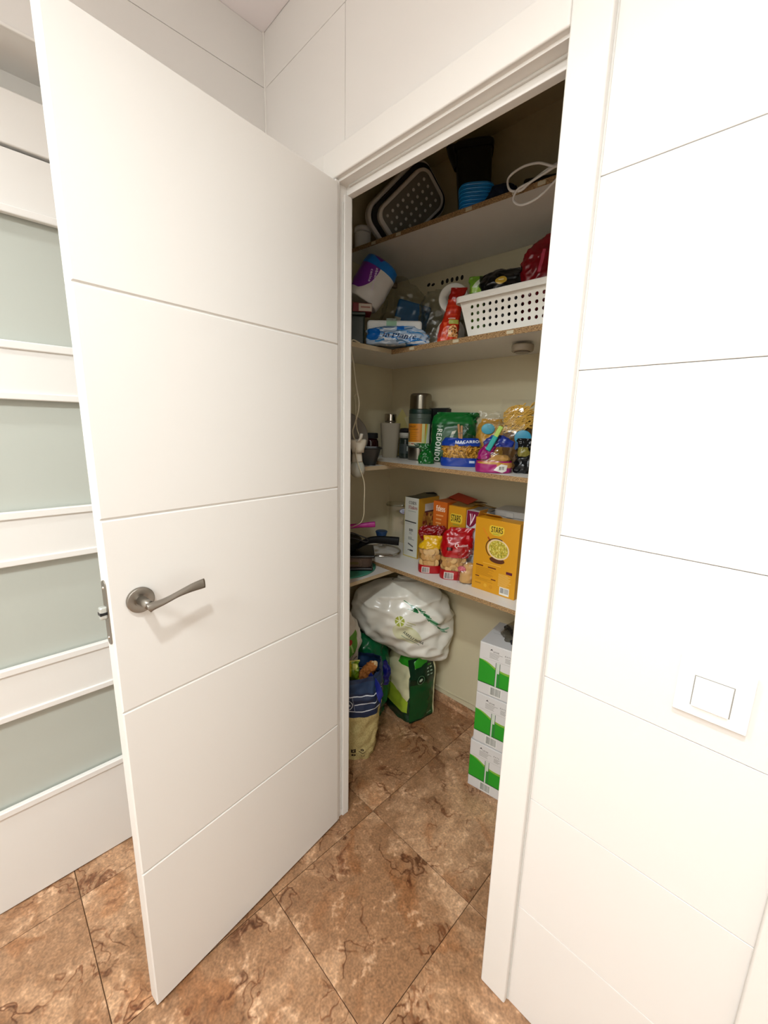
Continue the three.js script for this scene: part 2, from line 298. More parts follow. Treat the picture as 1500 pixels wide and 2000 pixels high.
// ---------------------------------------------------------------- pantry shell
const PZ = -0.80, PX0 = -0.57, PX1 = 0.80, PC = 2.52;
const pw = structure('wall_pantry_back');
part(pw, 'plaster', box(PX0 - 0.2, PX1 + 0.2, 0.055, 2.72, PZ - 0.2, PZ), M.pantry);
part(pw, 'plaster_foot', box(PX0 - 0.2, PX1 + 0.2, -0.2, 0.056, PZ - 0.2, PZ - 0.0055), M.pantry);
for (const [a, b] of [[-0.57, 0.135], [0.138, 0.55], [0.553, 0.80]]) { const m = stones[a < 0 ? 0 : 2]; const g = chip(b - a, 0.052, 0.0075, 0.001); part(pw, 'skirting_tile', g, m, [(a + b) / 2, 0.026, PZ - 0.005]); }
part(pw, 'plaster_ridge', tube([[-0.3, 0.085, PZ + 0.001], [-0.1, 0.082, PZ + 0.001], [0.05, 0.09, PZ + 0.001], [0.3, 0.075, PZ + 0.001]], 0.005, 40, 6), M.pantry);
{ // dark drilled marks under the top shelf
  const dm = mat('#1c130c', 0.9), r = rngOf(5);
  for (let i = 0; i < 8; i++) { const x = -0.355 + i * 0.0262, s = new THREE.SphereGeometry(1, 14, 10); s.scale(i < 3 ? 0.010 : 0.0078, i < 3 ? 0.0055 + 0.002 * r() : 0.0098, 0.0012); if (i === 2) continue; part(pw, 'drill_mark', s, dm, [x, 2.049 - 0.003 * (i % 2) * (i < 4 ? 1 : 0) - i * 0.0012, PZ], [0, 0, i < 4 ? (r() - .5) * 1.2 : 0]); }
}
const pl = structure('wall_pantry_left'); part(pl, 'plaster', box(PX0 - 0.2, PX0, -0.2, 2.72, PZ, -0.048), M.pantry);
const pr = structure('wall_pantry_right'); part(pr, 'plaster', box(PX1, PX1 + 0.2, -0.2, 2.72, PZ, -0.048), M.pantry);
const pfi = structure('wall_pantry_front'); part(pfi, 'plaster', merge([box(PX0, OPX0 - 0.001, 0, PC, -0.056, -0.0485), box(OPX1 + 0.001, PX1, 0, PC, -0.056, -0.0485), box(OPX0 - 0.001, OPX1 + 0.001, OPY + 0.001, PC, -0.056, -0.0485)]), M.pantry);
const pc = mesh('ceiling_pantry', box(PX0 - 0.2, PX1 + 0.2, PC, PC + 0.2, PZ - 0.2, -0.048), M.pantry, scene); pc.userData.kind = 'structure';
for (const o of [pc]) o.userData.kind = 'structure';

// ---------------------------------------------------------------- shelves
const chipTex = dtex(512, 64, (u, v, i, j) => { const n = fbm(u * 60, v * 7.5, 3, 3), m = nz(u * 150, v * 19, 8), k = nz(u * 70, v * 9, 20); let c = [158 + 60 * n + 36 * m, 126 + 54 * n + 34 * m, 86 + 44 * n + 26 * m]; if (k > .38) c = [88, 58, 30]; if (k < -.42) c = [214, 178, 122]; return c.map((q) => clamp(q, 20, 250)); });
const chipMat = mat('#ffffff', 0.8, { map: chipTex, bumpMap: chipTex, bumpScale: 0.001 });
// slab between four corner heights (underside) at thickness t
function slab(x0, x1, z0, z1, fl, fr, bl, br, t) {
  const g = new THREE.BoxGeometry(x1 - x0, 1, z1 - z0, 1, 1, 1), p = g.attributes.position;
  for (let i = 0; i < p.count; i++) { const u = p.getX(i) > 0 ? 1 : 0, w = p.getZ(i) > 0 ? 1 : 0, top = p.getY(i) > 0; const y = (w ? (u ? fr : fl) : (u ? br : bl)) + (top ? t : 0); p.setXYZ(i, u ? x1 : x0, y, w ? z1 : z0); }
  g.computeVertexNormals(); return g;
}
function edgeStrip(a, b, t, out) { // chipboard edge between two lower corner points
  const [ax, ay, az] = a, [bx, by, bz] = b, L = Math.hypot(bx - ax, bz - az), nx = out[0] * 0.0012, nzz = out[1] * 0.0012;
  const P = [], U = [], I = [];
  const q = [[ax, ay, az, 0], [bx, by, bz, 1]];
  for (const [o0, o1] of [[0, 1]]) for (const [x, y, z, k] of q) for (const [h, o] of [[0, 0], [0, 1], [1, 1], [1, 0]]) { P.push(x + (o ? nx : 0), y + h * t, z + (o ? nzz : 0)); U.push(k * L / 0.4, h * .95); }
  for (const k of [0, 1, 2, 3]) { const n = (k + 1) % 4; I.push(k, n, 4 + n, k, 4 + n, 4 + k); } I.push(0, 3, 2, 0, 2, 1, 4, 5, 6, 4, 6, 7);
  const g = new THREE.BufferGeometry(); g.setAttribute('position', new THREE.Float32BufferAttribute(P, 3)); g.setAttribute('uv', new THREE.Float32BufferAttribute(U, 2)); g.setIndex(I); const f = g.toNonIndexed(); f.computeVertexNormals(); return f;
}
function backShelf(label, x0, x1, fl, fr, bl, br, t, zf = -0.47, tabs = [], pieces) {
  const s = thing('wall_shelf', label, 'shelf'); s.userData.kind = 'structure'; delete s.userData.kind;
  part(s, 'board', slab(x0, x1, PZ + 0.001, zf, fl, fr, bl, br, t), M.melamine);
  part(s, 'chipboard_edge', edgeStrip([x0, fl, zf], [x1, fr, zf], t, [0, 1]), chipMat);
  for (const x of tabs) { const y = fl + (fr - fl) * (x - x0) / (x1 - x0); part(s, 'tape_tab', rbox(0.024, 0.0105, 0.003, 0.001), mat('#cfc3a6', .7), [x, y + t * .5, zf + 0.0018], [0, 0, Math.atan2(fr - fl, x1 - x0)]); }
  return s;
}
const S1a = [2.130, 2.071, 2.098, 2.074];
const topShelf = backShelf('top white-faced chipboard shelf in the dark, with the tilted tub', PX0 + .001, PX1 - .001, ...S1a, 0.016, -0.47, [-0.375, -0.238, 0.078, 0.245, 0.325]);
const secondShelf = backShelf('second shelf from the top, chipboard, under the white perforated basket', -0.259, PX1 - .001, 1.694, 1.705, 1.697, 1.695, 0.018, -0.47, [-0.15, 0.055, 0.262]);
backShelf('chipboard shelf that holds the pasta bags and thermos', PX0 + .001, PX1 - .001, 1.246, 1.238, 1.246, 1.240, 0.016);
backShelf('lowest chipboard shelf, under the cereal and pasta boxes', PX0 + .001, PX1 - .001, 0.783, 0.783, 0.783, 0.783, 0.016);
function leftShelf(label, x1, y, t, y2 = y) {
  const s = thing('side_shelf', label, 'shelf');
  part(s, 'board', slab(PX0 + .001, x1, PZ + 0.001, -0.060, y, y, y2, y2, t), M.melamine);
  const g = edgeStrip([x1, y2, PZ + .002], [x1, y, -0.060], t, [1, 0]); part(s, 'chipboard_edge', g, mat('#c4b291', .75, { bumpMap: chipTex, bumpScale: 0.001 }));
  return s;
}
leftShelf('side shelf on the left wall under the napkin pack', -0.2605, 1.694, 0.017, 1.697);
leftShelf('side shelf on the left wall under the black tray', -0.278, 1.2295, 0.016);
leftShelf('side shelf on the left wall under the pans and teal mat', -0.238, 0.766, 0.016);
{ const b = thing('wooden_batten', 'short brown wooden batten on the left wall under the top shelf', 'batten'); part(b, 'strip', rb(PX0 + .001, PX0 + 0.022, 2.072, 2.096, -0.795, -0.60, 0.002), mat('#7a5530', .7)); }
{ const b = thing('puck_light', 'round brown push light stuck under the second shelf', 'light', [0.24, 1.6925, -0.60]); part(b, 'housing', lathe([[0, 0], [0.036, 0], [0.037, -0.004], [0.036, -0.02], [0.033, -0.023], [0, -0.023]]), mat('#a79a86', .5)); part(b, 'lens', lathe([[0, -0.0232], [0.027, -0.0232], [0.022, -0.027], [0, -0.028]]), mat('#8f8272', .3)); }

// ---------------------------------------------------------------- shelf 1 (top): things in the dark
const s1y = (x, z) => { const u = (x - PX0) / (PX1 - PX0), w = (z - PZ) / (-0.47 - PZ); return (1 - w) * (S1a[2] * (1 - u) + S1a[3] * u) + w * (S1a[0] * (1 - u) + S1a[1] * u) + 0.0165; };
const rrShape = (a, b, r) => { const s = new THREE.Shape(); s.absarc(a - r, b - r, r, 0, Math.PI / 2); s.absarc(-a + r, b - r, r, Math.PI / 2, Math.PI); s.absarc(-a + r, -b + r, r, Math.PI, 1.5 * Math.PI); s.absarc(a - r, -b + r, r, 1.5 * Math.PI, 2 * Math.PI); return s; };
const ext = (s, d, bv = 0.004, z = 0) => { const g = new THREE.ExtrudeGeometry(s, { depth: d, bevelEnabled: bv > 0, bevelSize: bv, bevelThickness: bv, bevelSegments: 3, curveSegments: 10 }); g.translate(0, 0, z); return g; };
const hole = (x, y, r) => { const p = new THREE.Path(); p.absarc(x, y, r, 0, 2 * Math.PI, true); return p; };
{
  const t = thing('folding_tub', 'white folding tub with a black band, tilted on its side on the top shelf', 'tub', [-0.30, s1y(-.3, -.6) + 0.150, -0.60]);
  t.rotation.set(R(20), R(62), R(46), 'YXZ');
  part(t, 'rim', ext(rrShape(0.150, 0.100, 0.052), 0.036, 0.010, -0.088), M.white);
  part(t, 'band', ext(rrShape(0.144, 0.094, 0.047), 0.020, 0.003, -0.041), M.blackMatte);
  part(t, 'wall', ext(rrShape(0.126, 0.076, 0.04), 0.024, 0.006, -0.016), M.white);
  const b = rrShape(0.116, 0.07, 0.03); for (let i = 0; i < 8; i++) for (let j = 0; j < 4; j++) b.holes.push(hole(-0.095 + i * 0.027, -0.042 + j * 0.028, 0.006));
  part(t, 'perforated_base', ext(b, 0.003, 0, 0.0145), mat('#7d796f', .7));
}
{ const t = thing('black_bucket', 'tall black plastic bucket behind the blue tub on the top shelf', 'bucket', [-0.030, s1y(-.03, -.665), -0.665], 36); t.rotation.z = R(4); t.scale.set(1.05, 1.36, 1);
  part(t, 'body', loft([[0, .045, .04], [.01, .05, .045], [.2, .062, .052], [.215, .063, .053]], { n: 5, nu: 64 }), M.black); part(t, 'rim', loft([[.2, .066, .056], [.214, .068, .058], [.218, .064, .054]], { n: 5 }), M.black); part(t, 'spout', loft([[.17, .012, .02, -.056, 0.01], [.2, .02, .022, -.066, .012], [.222, .024, .02, -.07, .012]], { n: 2.2 }), M.black); }
{ const t = thing('blue_tub', 'ribbed bright blue plastic tub on the top shelf edge', 'tub', [0.058, s1y(.06, -.535), -0.535], 35);
  part(t, 'body', loft([[0, .044, .04], [.006, .05, .046], [.07, .056, .052], [.078, .057, .053]], { n: 3.2 }), mat('#1583cf', .35)); const bm = mat('#1a8fdc', .3);
  for (let i = 0; i < 6; i++) part(t, 'rib', loft([[0.014 + i * .011, .0535 + i * .0008, .0495 + i * .0008], [0.0175 + i * .011, .0558 + i * .0008, .0518 + i * .0008], [0.021 + i * .011, .0535 + i * .0008, .0495 + i * .0008]], { n: 3.2, nv: 8 }), bm); }
{ const t = thing('navy_cloth', 'crumpled dark navy cloth right of the blue tub on the top shelf', 'cloth', [0.165, s1y(.165, -.56), -0.56], 33); part(t, 'folds', loft([[0, .07, .045], [.02, .075, .05], [.05, .05, .035, -.01], [.068, .02, .015, -.02]], { wr: .018, wf: 22, seed: 4 }), mat('#0d1830', .85)); }
{ const t = thing('cable_coil', 'coil of white cable hanging over the top shelf edge', 'cable');
  part(t, 'loop', tube([[.40, 2.112, -.462], [.366, 2.120, -.455], [.315, 2.146, -.452], [.26, 2.152, -.452], [.226, 2.138, -.451], [.234, 2.106, -.450], [.27, 2.092, -.450], [.30, 2.103, -.450], [.345, 2.113, -.4515], [.40, 2.13, -.462]], .0034, 90), M.white);
  part(t, 'loop', tube([[.41, 2.14, -.475], [.35, 2.125, -.46], [.30, 2.105, -.452], [.262, 2.095, -.446], [.251, 2.073, -.446], [.276, 2.051, -.446], [.325, 2.052, -.446], [.367, 2.075, -.448], [.41, 2.11, -.452]], .0034, 90), M.white); }
{ const t = thing('power_adapter', 'flat black power adapter behind the white cable coil', 'adapter', [0.31, s1y(.31, -.54) + .001, -0.54], 20); part(t, 'housing', (() => { const g = rbox(.14, .034, .06, .008, 4); g.translate(0, .017, 0); return g; })(), M.black, null, [0, 0, R(-1.5)]); part(t, 'lead', tube([[-.07, .018, 0], [-.09, .02, .005], [-.10, .008, .02], [-.085, .004, .03]], .003, 20), M.black); }
{ const t = thing('white_canister', 'small white canister at the left end of the top shelf', 'canister', [-0.51, s1y(-.51, -.53), -0.53]); part(t, 'body', lathe([[0, 0], [.03, 0], [.034, .004], [.035, .075], [.033, .082], [0, .082]]), M.white); part(t, 'lid', lathe([[0, .103], [.03, .103], [.036, .099], [.036, .083], [0, .083]]), M.white); }

// ---------------------------------------------------------------- shelf 2
const S2 = 1.7145;
{ const t = thing('storage_box', 'dark green storage box under the small red box at the left', 'box', [-0.375, 1.7125, -0.36], 50); part(t, 'body', (() => { const g = rbox(.095, .118, .085, .008, 3); g.translate(0, .059, 0); return g; })(), mat('#2b352c', .4)); part(t, 'lid', (() => { const g = rbox(.1, .012, .09, .004, 3); g.translate(0, .124, 0); return g; })(), mat('#37443a', .4)); }
{ const t = thing('small_carton', 'small red carton with a white end under the paper roll pack', 'box', [-0.352, 1.843, -0.388], 52);
  part(t, 'carton', (() => { const g = rbox(.074, .032, .085, .0015); g.translate(0, .016, 0); return g; })(), mat('#7d1c1a', .5));
  part(t, 'end_label', (() => { const g = rbox(.002, .029, .08, .0005); g.translate(.0372, .016, 0); return g; })(), mat('#ffffff', .5, { map: ctex(128, 48, (x, w, h) => { x.fillStyle = '#d9cdbd'; x.fillRect(0, 0, w, h); lines(x, 20, 16, 88, 2, 12, 4, '#a9796c', 8); }) }));
  part(t, 'front_label', (() => { const g = rbox(.05, .027, .002, .0005); g.translate(.011, .016, .0425); return g; })(), mat('#d6c9b8', .5)); part(t, 'text_band', rbox(.036, .006, .001, .0003), mat('#a9796c', .5), [.012, .017, .0436]); }
{ const t = thing('paper_roll_pack', 'purple and blue wrapped paper roll pack tilted over the red carton', 'paper rolls', [-0.395, 1.885, -0.40], 52);
  const tx = ctex(512, 512, (x, w, h) => { x.fillStyle = '#e6e2dc'; x.fillRect(0, 0, w, h); x.fillStyle = '#7a2f9a'; x.beginPath(); x.moveTo(0, 90); x.lineTo(265, 90); x.bezierCurveTo(300, 250, 230, 380, 120, 430); x.lineTo(0, 430); x.fill(); x.fillStyle = '#1a74c8'; x.fillRect(0, 20, w, 116); x.fillStyle = '#5a2285'; x.beginPath(); x.moveTo(130, 0); x.lineTo(290, 0); x.lineTo(230, 70); x.lineTo(120, 40); x.fill(); x.fillStyle = '#f1e4f4'; x.font = 'bold 46px sans-serif'; x.save(); x.translate(215, 150); x.rotate(1.25); x.fillText('absorbente', 0, 0); x.fillText('cocina', 20, 64); x.restore(); x.fillText('', 0, 0); });
  const g = loft([[0, .055, .05], [.008, .068, .06], [.08, .073, .064], [.15, .07, .062], [.163, .064, .056], [.17, .05, .042], [.173, .03, .022]], { n: 2.5, wr: .004, wf: 14, seed: 8 });
  part(t, 'wrapped_rolls', g, mat('#ffffff', .3, { map: tx }), [0.02, 0.012, 0], [0, 0, R(-30)]); }
{ const t = thing('blue_packet', 'blue and white paper packet leaning inside a clear bag', 'packet', [-0.405, S2, -0.665], 44); const tx = ctex(128, 256, (x, w, h) => { x.fillStyle = '#d8d6cf'; x.fillRect(0, 0, w, h); x.fillStyle = '#1b6aa8'; x.fillRect(0, 0, w, 150); x.fillStyle = '#d8d6cf'; x.fillRect(0, 90, 26, 80); });
  part(t, 'packet', (() => { const g = rbox(.15, .22, .05, .01, 3); g.translate(0, .11, 0); const uv = g.attributes.uv, p = g.attributes.position; for (let i = 0; i < uv.count; i++) uv.setXY(i, p.getX(i) / .15 + .5, p.getY(i) / .22); return g; })(), mat('#fff', .35, { map: tx }), [0.015, 0.022, 0], [0, 0, R(-14)]); }
{ const t = thing('clear_bag', 'crumpled clear plastic bag around the blue packet', 'bag', [-0.375, S2 + .0005, -0.648], 44); part(t, 'film', loft([[0, .07, .045], [.01, .095, .06], [.12, .10, .065], [.24, .085, .05, .01], [.29, .06, .03, .0], [.325, .03, .012, -.01], [.335, .02, .004, -.02]], { wr: .016, wf: 24, seed: 3 }), film({ rough: .16, color: '#f3f3ef' })); }
{ const t = thing('napkin_pack', 'white napkin pack in blue printed wrap at the front of the second shelf', 'napkins', [-0.252, S2, -0.475], 44);
  part(t, 'napkins', (() => { const g = rbox(.215, .088, .1, .012, 4); g.translate(0, .056, 0); return g; })(), mat('#f4f2ec', .8), [0, 0, -.01]);
  const tx = ctex(512, 192, (x, w, h) => { x.fillStyle = '#b8cbe0'; x.fillRect(0, 0, w, h); const r = rngOf(9); for (let i = 0; i < 46; i++) { x.strokeStyle = ['#1e7fd0', '#3b94da', '#e6eef5', '#8fb6dc', '#f5f8fa', '#5d7f9c'][Math.floor(r() * 6)]; x.lineWidth = 3 + r() * 15; x.beginPath(); const X = r() * w, Y = r() * h; x.moveTo(X, Y); x.bezierCurveTo(X + 40, Y - 30 + r() * 60, X + 70, Y - 20, X + 60 + r() * 80, Y - 30 + r() * 60); x.stroke(); } x.fillStyle = '#1670cc'; x.beginPath(); x.ellipse(60, 90, 58, 62, .3, 0, 7); x.fill(); x.fillRect(250, 0, 60, 46); x.fillStyle = '#17345f'; x.font = 'italic bold 62px serif'; x.save(); x.translate(130, 118); x.rotate(.08); x.fillText('la Plante', 0, 0); x.restore(); });
  part(t, 'printed_wrap', loft([[0.002, .095, .012], [.008, .115, .024], [.035, .12, .03], [.058, .10, .022, -.01], [.072, .05, .006, .01]], { n: 2.3, wr: .014, wf: 30, seed: 6 }), mat('#ffffff', .16, { map: tx, transmission: .18 }), [.012, 0, .062]);
  part(t, 'wrap_tail', loft([[0.001, .05, .014], [.02, .055, .02], [.045, .03, .008, .02], [.06, .012, .002, .03]], { n: 2.2, wr: .012, wf: 36, seed: 7 }), film({ rough: .2 }), [.125, 0, .045]);
  part(t, 'tape', (() => { const g = rbox(.04, .03, .001, .0004); return g; })(), film({ rough: .2, color: '#cfe6d4' }), [-.012, .09, .0415]); }
{ const t = thing('clear_bag', 'large crumpled clear bag between the blue packet and orange packet', 'bag', [-0.175, S2, -0.672], 38); part(t, 'film', loft([[0, .07, .045], [.01, .088, .062], [.1, .09, .068], [.19, .085, .06], [.235, .06, .03], [.25, .03, .006]], { wr: .015, wf: 26, seed: 13 }), film({ rough: .18, color: '#eeeeea' })); }
{ const mk = (name, label, pos, rot) => { const t = thing(name, label, 'roll', pos); t.rotation.set(...rot, 'YXZ'); part(t, 'paper', lathe([[.02, -.05], [.054, -.05], [.057, -.047], [.057, .047], [.054, .05], [.02, .05], [.02, -.05]], 56), mat('#e8e4da', .95)); part(t, 'core', lathe([[.02, -.0505], [.0185, -.0505], [.0185, .0505], [.02, .0505]], 32), mat('#a58a64', .9)); };
  mk('paper_roll', 'white paper roll facing forward behind the orange packet', [-0.095, 1.895, -0.652], [R(84), R(30), 0, ]);
  mk('paper_roll', 'white paper roll lying low inside the clear bag', [-0.12, 1.776, -0.665], [R(88), R(40), 0]); }
{ const t = thing('nut_packet', 'long upright red and orange packet of nuts left of the perforated basket', 'packet', [-0.012, S2, -0.505], 37);
  const tx = ctex(256, 512, (x, w, h) => { x.fillStyle = '#b52a12'; x.fillRect(0, 0, w, h); const g = x.createLinearGradient(0, 0, 0, h); x.fillStyle = '#8c160c'; x.fillRect(0, 0, w, 110); x.fillStyle = '#c43a1c'; for (const y of [120, 165, 205, 250]) x.fillRect(60, y, 140, 16); x.fillStyle = '#e2e0d0'; x.fillRect(85, 290, 90, 8); x.fillStyle = '#a8ab4e'; x.fillRect(95, 306, 120, 42); x.fillStyle = '#e3a86c'; x.beginPath(); x.ellipse(150, 425, 62, 66, .2, 0, 7); x.fill(); const r = rngOf(4); for (let i = 0; i < 40; i++) { x.fillStyle = ['#f0c692', '#8b4a22', '#d08a4a', '#5e3a1a'][Math.floor(r() * 4)]; x.beginPath(); x.ellipse(150 + (r() - .5) * 110, 425 + (r() - .5) * 115, 7 + r() * 7, 5 + r() * 4, r() * 3, 0, 7); x.fill(); } x.fillStyle = '#d9401c'; x.fillRect(0, 470, w, 42); x.fillStyle = '#d24a20'; x.fillRect(30, 330, 40, 170); });
  part(t, 'pouch', loft([[0, .032, .018], [.006, .036, .024], [.05, .035, .026, .006], [.09, .029, .018, .014], [.15, .026, .012, .026], [.185, .03, .002, .034]], { wr: .004, wf: 40, seed: 2, n: 2.4 }), mat('#fff', .25, { map: tx })); }
const basketMat = mat('#f1ede3', .45);
{ const t = thing('storage_basket', 'white plastic basket with round holes on the second shelf', 'basket', [0.245, S2, -0.60]); t.rotation.y = R(1.2);
  const HW = .197, BW = .163, HD = .112, BD = .092, H = .13, T = .0025;
  const panel = (w, bw, cols) => { const s = new THREE.Shape([[-bw, 0], [bw, 0], [w, H], [-w, H]].map((p) => new THREE.Vector2(...p))); for (let j = 0; j < 4; j++) for (let i = 0; i < cols; i++) s.holes.push(hole((i - (cols - 1) / 2) * .0228, .036 + j * .0218, .0056)); return new THREE.ExtrudeGeometry(s, { depth: T, bevelEnabled: false, curveSegments: 8 }); };
  const tz = Math.atan2(HD - BD, H), tx = Math.atan2(HW - BW, H);
  part(t, 'perforated_side', panel(HW, BW, 14), basketMat, [0, 0, BD - T], [tz, 0, 0]);
  part(t, 'perforated_side', panel(HW, BW, 14), basketMat, [0, 0, -BD], [-tz, 0, 0]);
  part(t, 'perforated_side', panel(HD, BD, 7), basketMat, [BW - T, 0, 0], [0, Math.PI / 2, 0]).rotation.set(0, Math.PI / 2, -0); t.children[2].rotation.order = 'YXZ'; t.children[2].rotation.set(tx, Math.PI / 2, 0);
  part(t, 'perforated_side', panel(HD, BD, 7), basketMat, [-BW, 0, 0]); t.children[3].rotation.order = 'YXZ'; t.children[3].rotation.set(-tx, Math.PI / 2, 0);
  part(t, 'base', (() => { const g = rbox(BW * 2, .003, BD * 2, .001); g.translate(0, .0016, 0); return g; })(), basketMat);
  const rs = rrShape(HW + .013, HD + .013, .022), hp = rrShape(HW - .001, HD - .001, .014); rs.holes.push(new THREE.Path(hp.getPoints(10)));
  part(t, 'rim', (() => { const g = new THREE.ExtrudeGeometry(rs, { depth: .006, bevelEnabled: true, bevelSize: .002, bevelThickness: .004, bevelSegments: 3, curveSegments: 10 }); g.rotateX(-Math.PI / 2); g.translate(0, H - .004, 0); return g; })(), basketMat);
  part(t, 'rim_skirt', (() => { const o = rrShape(HW + .0145, HD + .0145, .023), i = rrShape(HW + .012, HD + .012, .021); o.holes.push(new THREE.Path(i.getPoints(10))); const g = new THREE.ExtrudeGeometry(o, { depth: .014, bevelEnabled: false, curveSegments: 10 }); g.rotateX(-Math.PI / 2); g.translate(0, H - .014, 0); return g; })(), basketMat); }
{ const t = thing('snack_bag', 'crumpled black snack bag with a yellow emblem in the perforated basket', 'bag', [0.17, S2 + .004, -0.60], 31);
  const tx = ctex(256, 256, (x, w, h) => { x.fillStyle = '#0d0d0e'; x.fillRect(0, 0, w, h); x.fillStyle = '#c8a13a'; x.beginPath(); x.ellipse(92, 54, 24, 15, -.1, 0, 7); x.fill(); x.fillStyle = '#e8d49a'; x.fillRect(80, 48, 22, 5); x.fillStyle = '#2a2a2c'; x.fillRect(140, 30, 70, 8); x.fillStyle = '#b9b6ae'; x.fillRect(212, 40, 34, 44); });
  part(t, 'bag', loft([[0, .06, .04], [.02, .08, .055], [.12, .085, .06], [.17, .098, .06], [.2, .085, .045], [.222, .05, .02]], { wr: .012, wf: 26, seed: 21 }), mat('#fff', .25, { map: tx })); }
{ const t = thing('salad_packet', 'green and orange packet at the left end of the perforated basket', 'packet', [0.098, S2 + .004, -0.56], 30);
  const tx = ctex(256, 256, (x, w, h) => { x.fillStyle = '#6d9a2a'; x.fillRect(0, 0, w, h); x.fillStyle = '#cfd8bd'; x.beginPath(); x.moveTo(40, 70); x.quadraticCurveTo(140, -10, 250, 60); x.lineTo(250, 40); x.quadraticCurveTo(140, -40, 30, 50); x.fill(); x.fillStyle = '#1d2417'; x.fillRect(90, 2, 90, 24); x.fillStyle = '#c86a2a'; x.fillRect(0, 90, w, 26); x.fillStyle = '#9ac045'; x.fillRect(20, 50, 150, 18); });
  part(t, 'packet', loft([[0, .04, .02], [.02, .045, .03], [.13, .045, .028], [.185, .048, .016, -.006], [.21, .04, .002, -.012]], { wr: .006, wf: 30, seed: 15 }), mat('#fff', .3, { map: tx })); }
{ const t = thing('snack_bag', 'dark red foil bag sticking up from the perforated basket', 'bag', [0.285, S2 + .02, -0.60], 27);
  const tx = ctex(256, 256, (x, w, h) => { x.fillStyle = '#7a0c16'; x.fillRect(0, 0, w, h); x.fillStyle = '#c0455a'; x.fillRect(60, 60, 16, 60); x.fillStyle = '#a52c3c'; lines(x, 120, 40, 110, 6, 18, 5, '#9c2734', 3); });
  part(t, 'bag', loft([[0, .05, .03], [.03, .06, .04], [.13, .07, .04, -.01], [.2, .075, .035, -.02], [.25, .07, .018, 0], [.30, .045, .004, .03]], { wr: .012, wf: 28, seed: 23 }), mat('#fff', .25, { map: tx }), [0, 0, 0], [0, 0, R(-9)]); }
{ const t = thing('paper_bag', 'white paper bag corner beside the dark red bag in the basket', 'bag', [0.375, S2 + .004, -0.60], 27); part(t, 'bag', loft([[0, .02, .03], [.1, .028, .04], [.17, .028, .035], [.20, .02, .004]], { wr: .008, wf: 30, seed: 29 }), mat('#d8d0c0', .7)); }

// ---------------------------------------------------------------- shelf 3
const S3 = 1.2585, S3b = 1.2625;
{ const t = thing('thermos', 'tall grey-green vacuum flask with steel cup and orange label', 'flask', [-0.283, S3b, -0.692], 40); const gg = mat('#4c5a50', .38);
  part(t, 'base_ring', lathe([[0, 0], [.048, 0], [.051, .003], [.051, .052], [.0505, .056], [0, .056]], 56), mat('#8f8b80', .28, { metalness: 1 }));
  part(t, 'body', lathe([[0.045, .056], [.0515, .057], [.0515, .196], [.0505, .2], [.0505, .204], [.0495, .206], [0, .206]], 56), gg);
  part(t, 'ridge', lathe([[.0515, .184], [.0522, .186], [.0522, .189], [.0515, .191]], 56), gg);
  part(t, 'collar', lathe([[.0505, .206], [.0512, .208], [.0512, .222], [.049, .226], [0, .226]], 56), mat('#17342c', .4));
  part(t, 'cup', lathe([[.0485, .226], [.0495, .229], [.0485, .283], [.046, .291], [.040, .295], [0, .295]], 56), mat('#8d887c', .25, { metalness: 1 }));
  const tx = ctex(512, 360, (x, w, h) => { x.fillStyle = '#d9891c'; x.fillRect(0, 0, w, h); x.fillStyle = '#e2d8b8'; x.fillRect(0, 300, w, 60); x.fillStyle = '#d8d89a'; x.fillRect(330, 0, 60, h); x.fillStyle = '#e9ecd8'; x.fillRect(420, 0, 92, h); x.fillStyle = '#c5d36a'; x.save(); x.rotate(.12); x.fillRect(420, -60, 34, 420); x.restore(); x.fillStyle = '#5b2d0a'; x.font = 'bold 44px sans-serif'; x.fillText('STANLEY', 24, 64); x.font = 'bold 24px sans-serif'; x.fillText('CLASSIC LEGENDARY', 24, 100); lines(x, 92, 140, 210, 5, 32, 7, '#b86c10', 3); x.fillStyle = '#4d6a3e'; x.fillRect(28, 130, 40, 150); x.fillStyle = '#a9a692'; x.fillRect(34, 120, 28, 26); x.fillStyle = '#a33'; x.fillRect(120, 320, 60, 14); });
  part(t, 'label', (() => { const g = new THREE.CylinderGeometry(.0519, .0519, .098, 40, 1, true, -1.35, 2.4); g.translate(0, .113, 0); return g; })(), mat('#fff', .4, { map: tx })); }
{ const t = thing('water_bottle', 'grey frosted square bottle with a steel cap', 'bottle', [-0.462, S3b, -0.682], 44);
  part(t, 'body', loft([[0, .034, .034], [.004, .0375, .0375], [.08, .043, .043], [.155, .048, .048], [.162, .046, .046], [.165, .03, .03]], { n: 5.5, nu: 64 }), mat('#b3a992', .4, { transmission: .25, thickness: 0 }));
  part(t, 'cap', lathe([[0, .166], [.024, .166], [.0285, .172], [.0295, .176], [.0295, .203], [.027, .207], [0, .208]], 48), M.chrome); part(t, 'neck', lathe([[.026, .16], [.026, .168]], 32), M.chrome); }
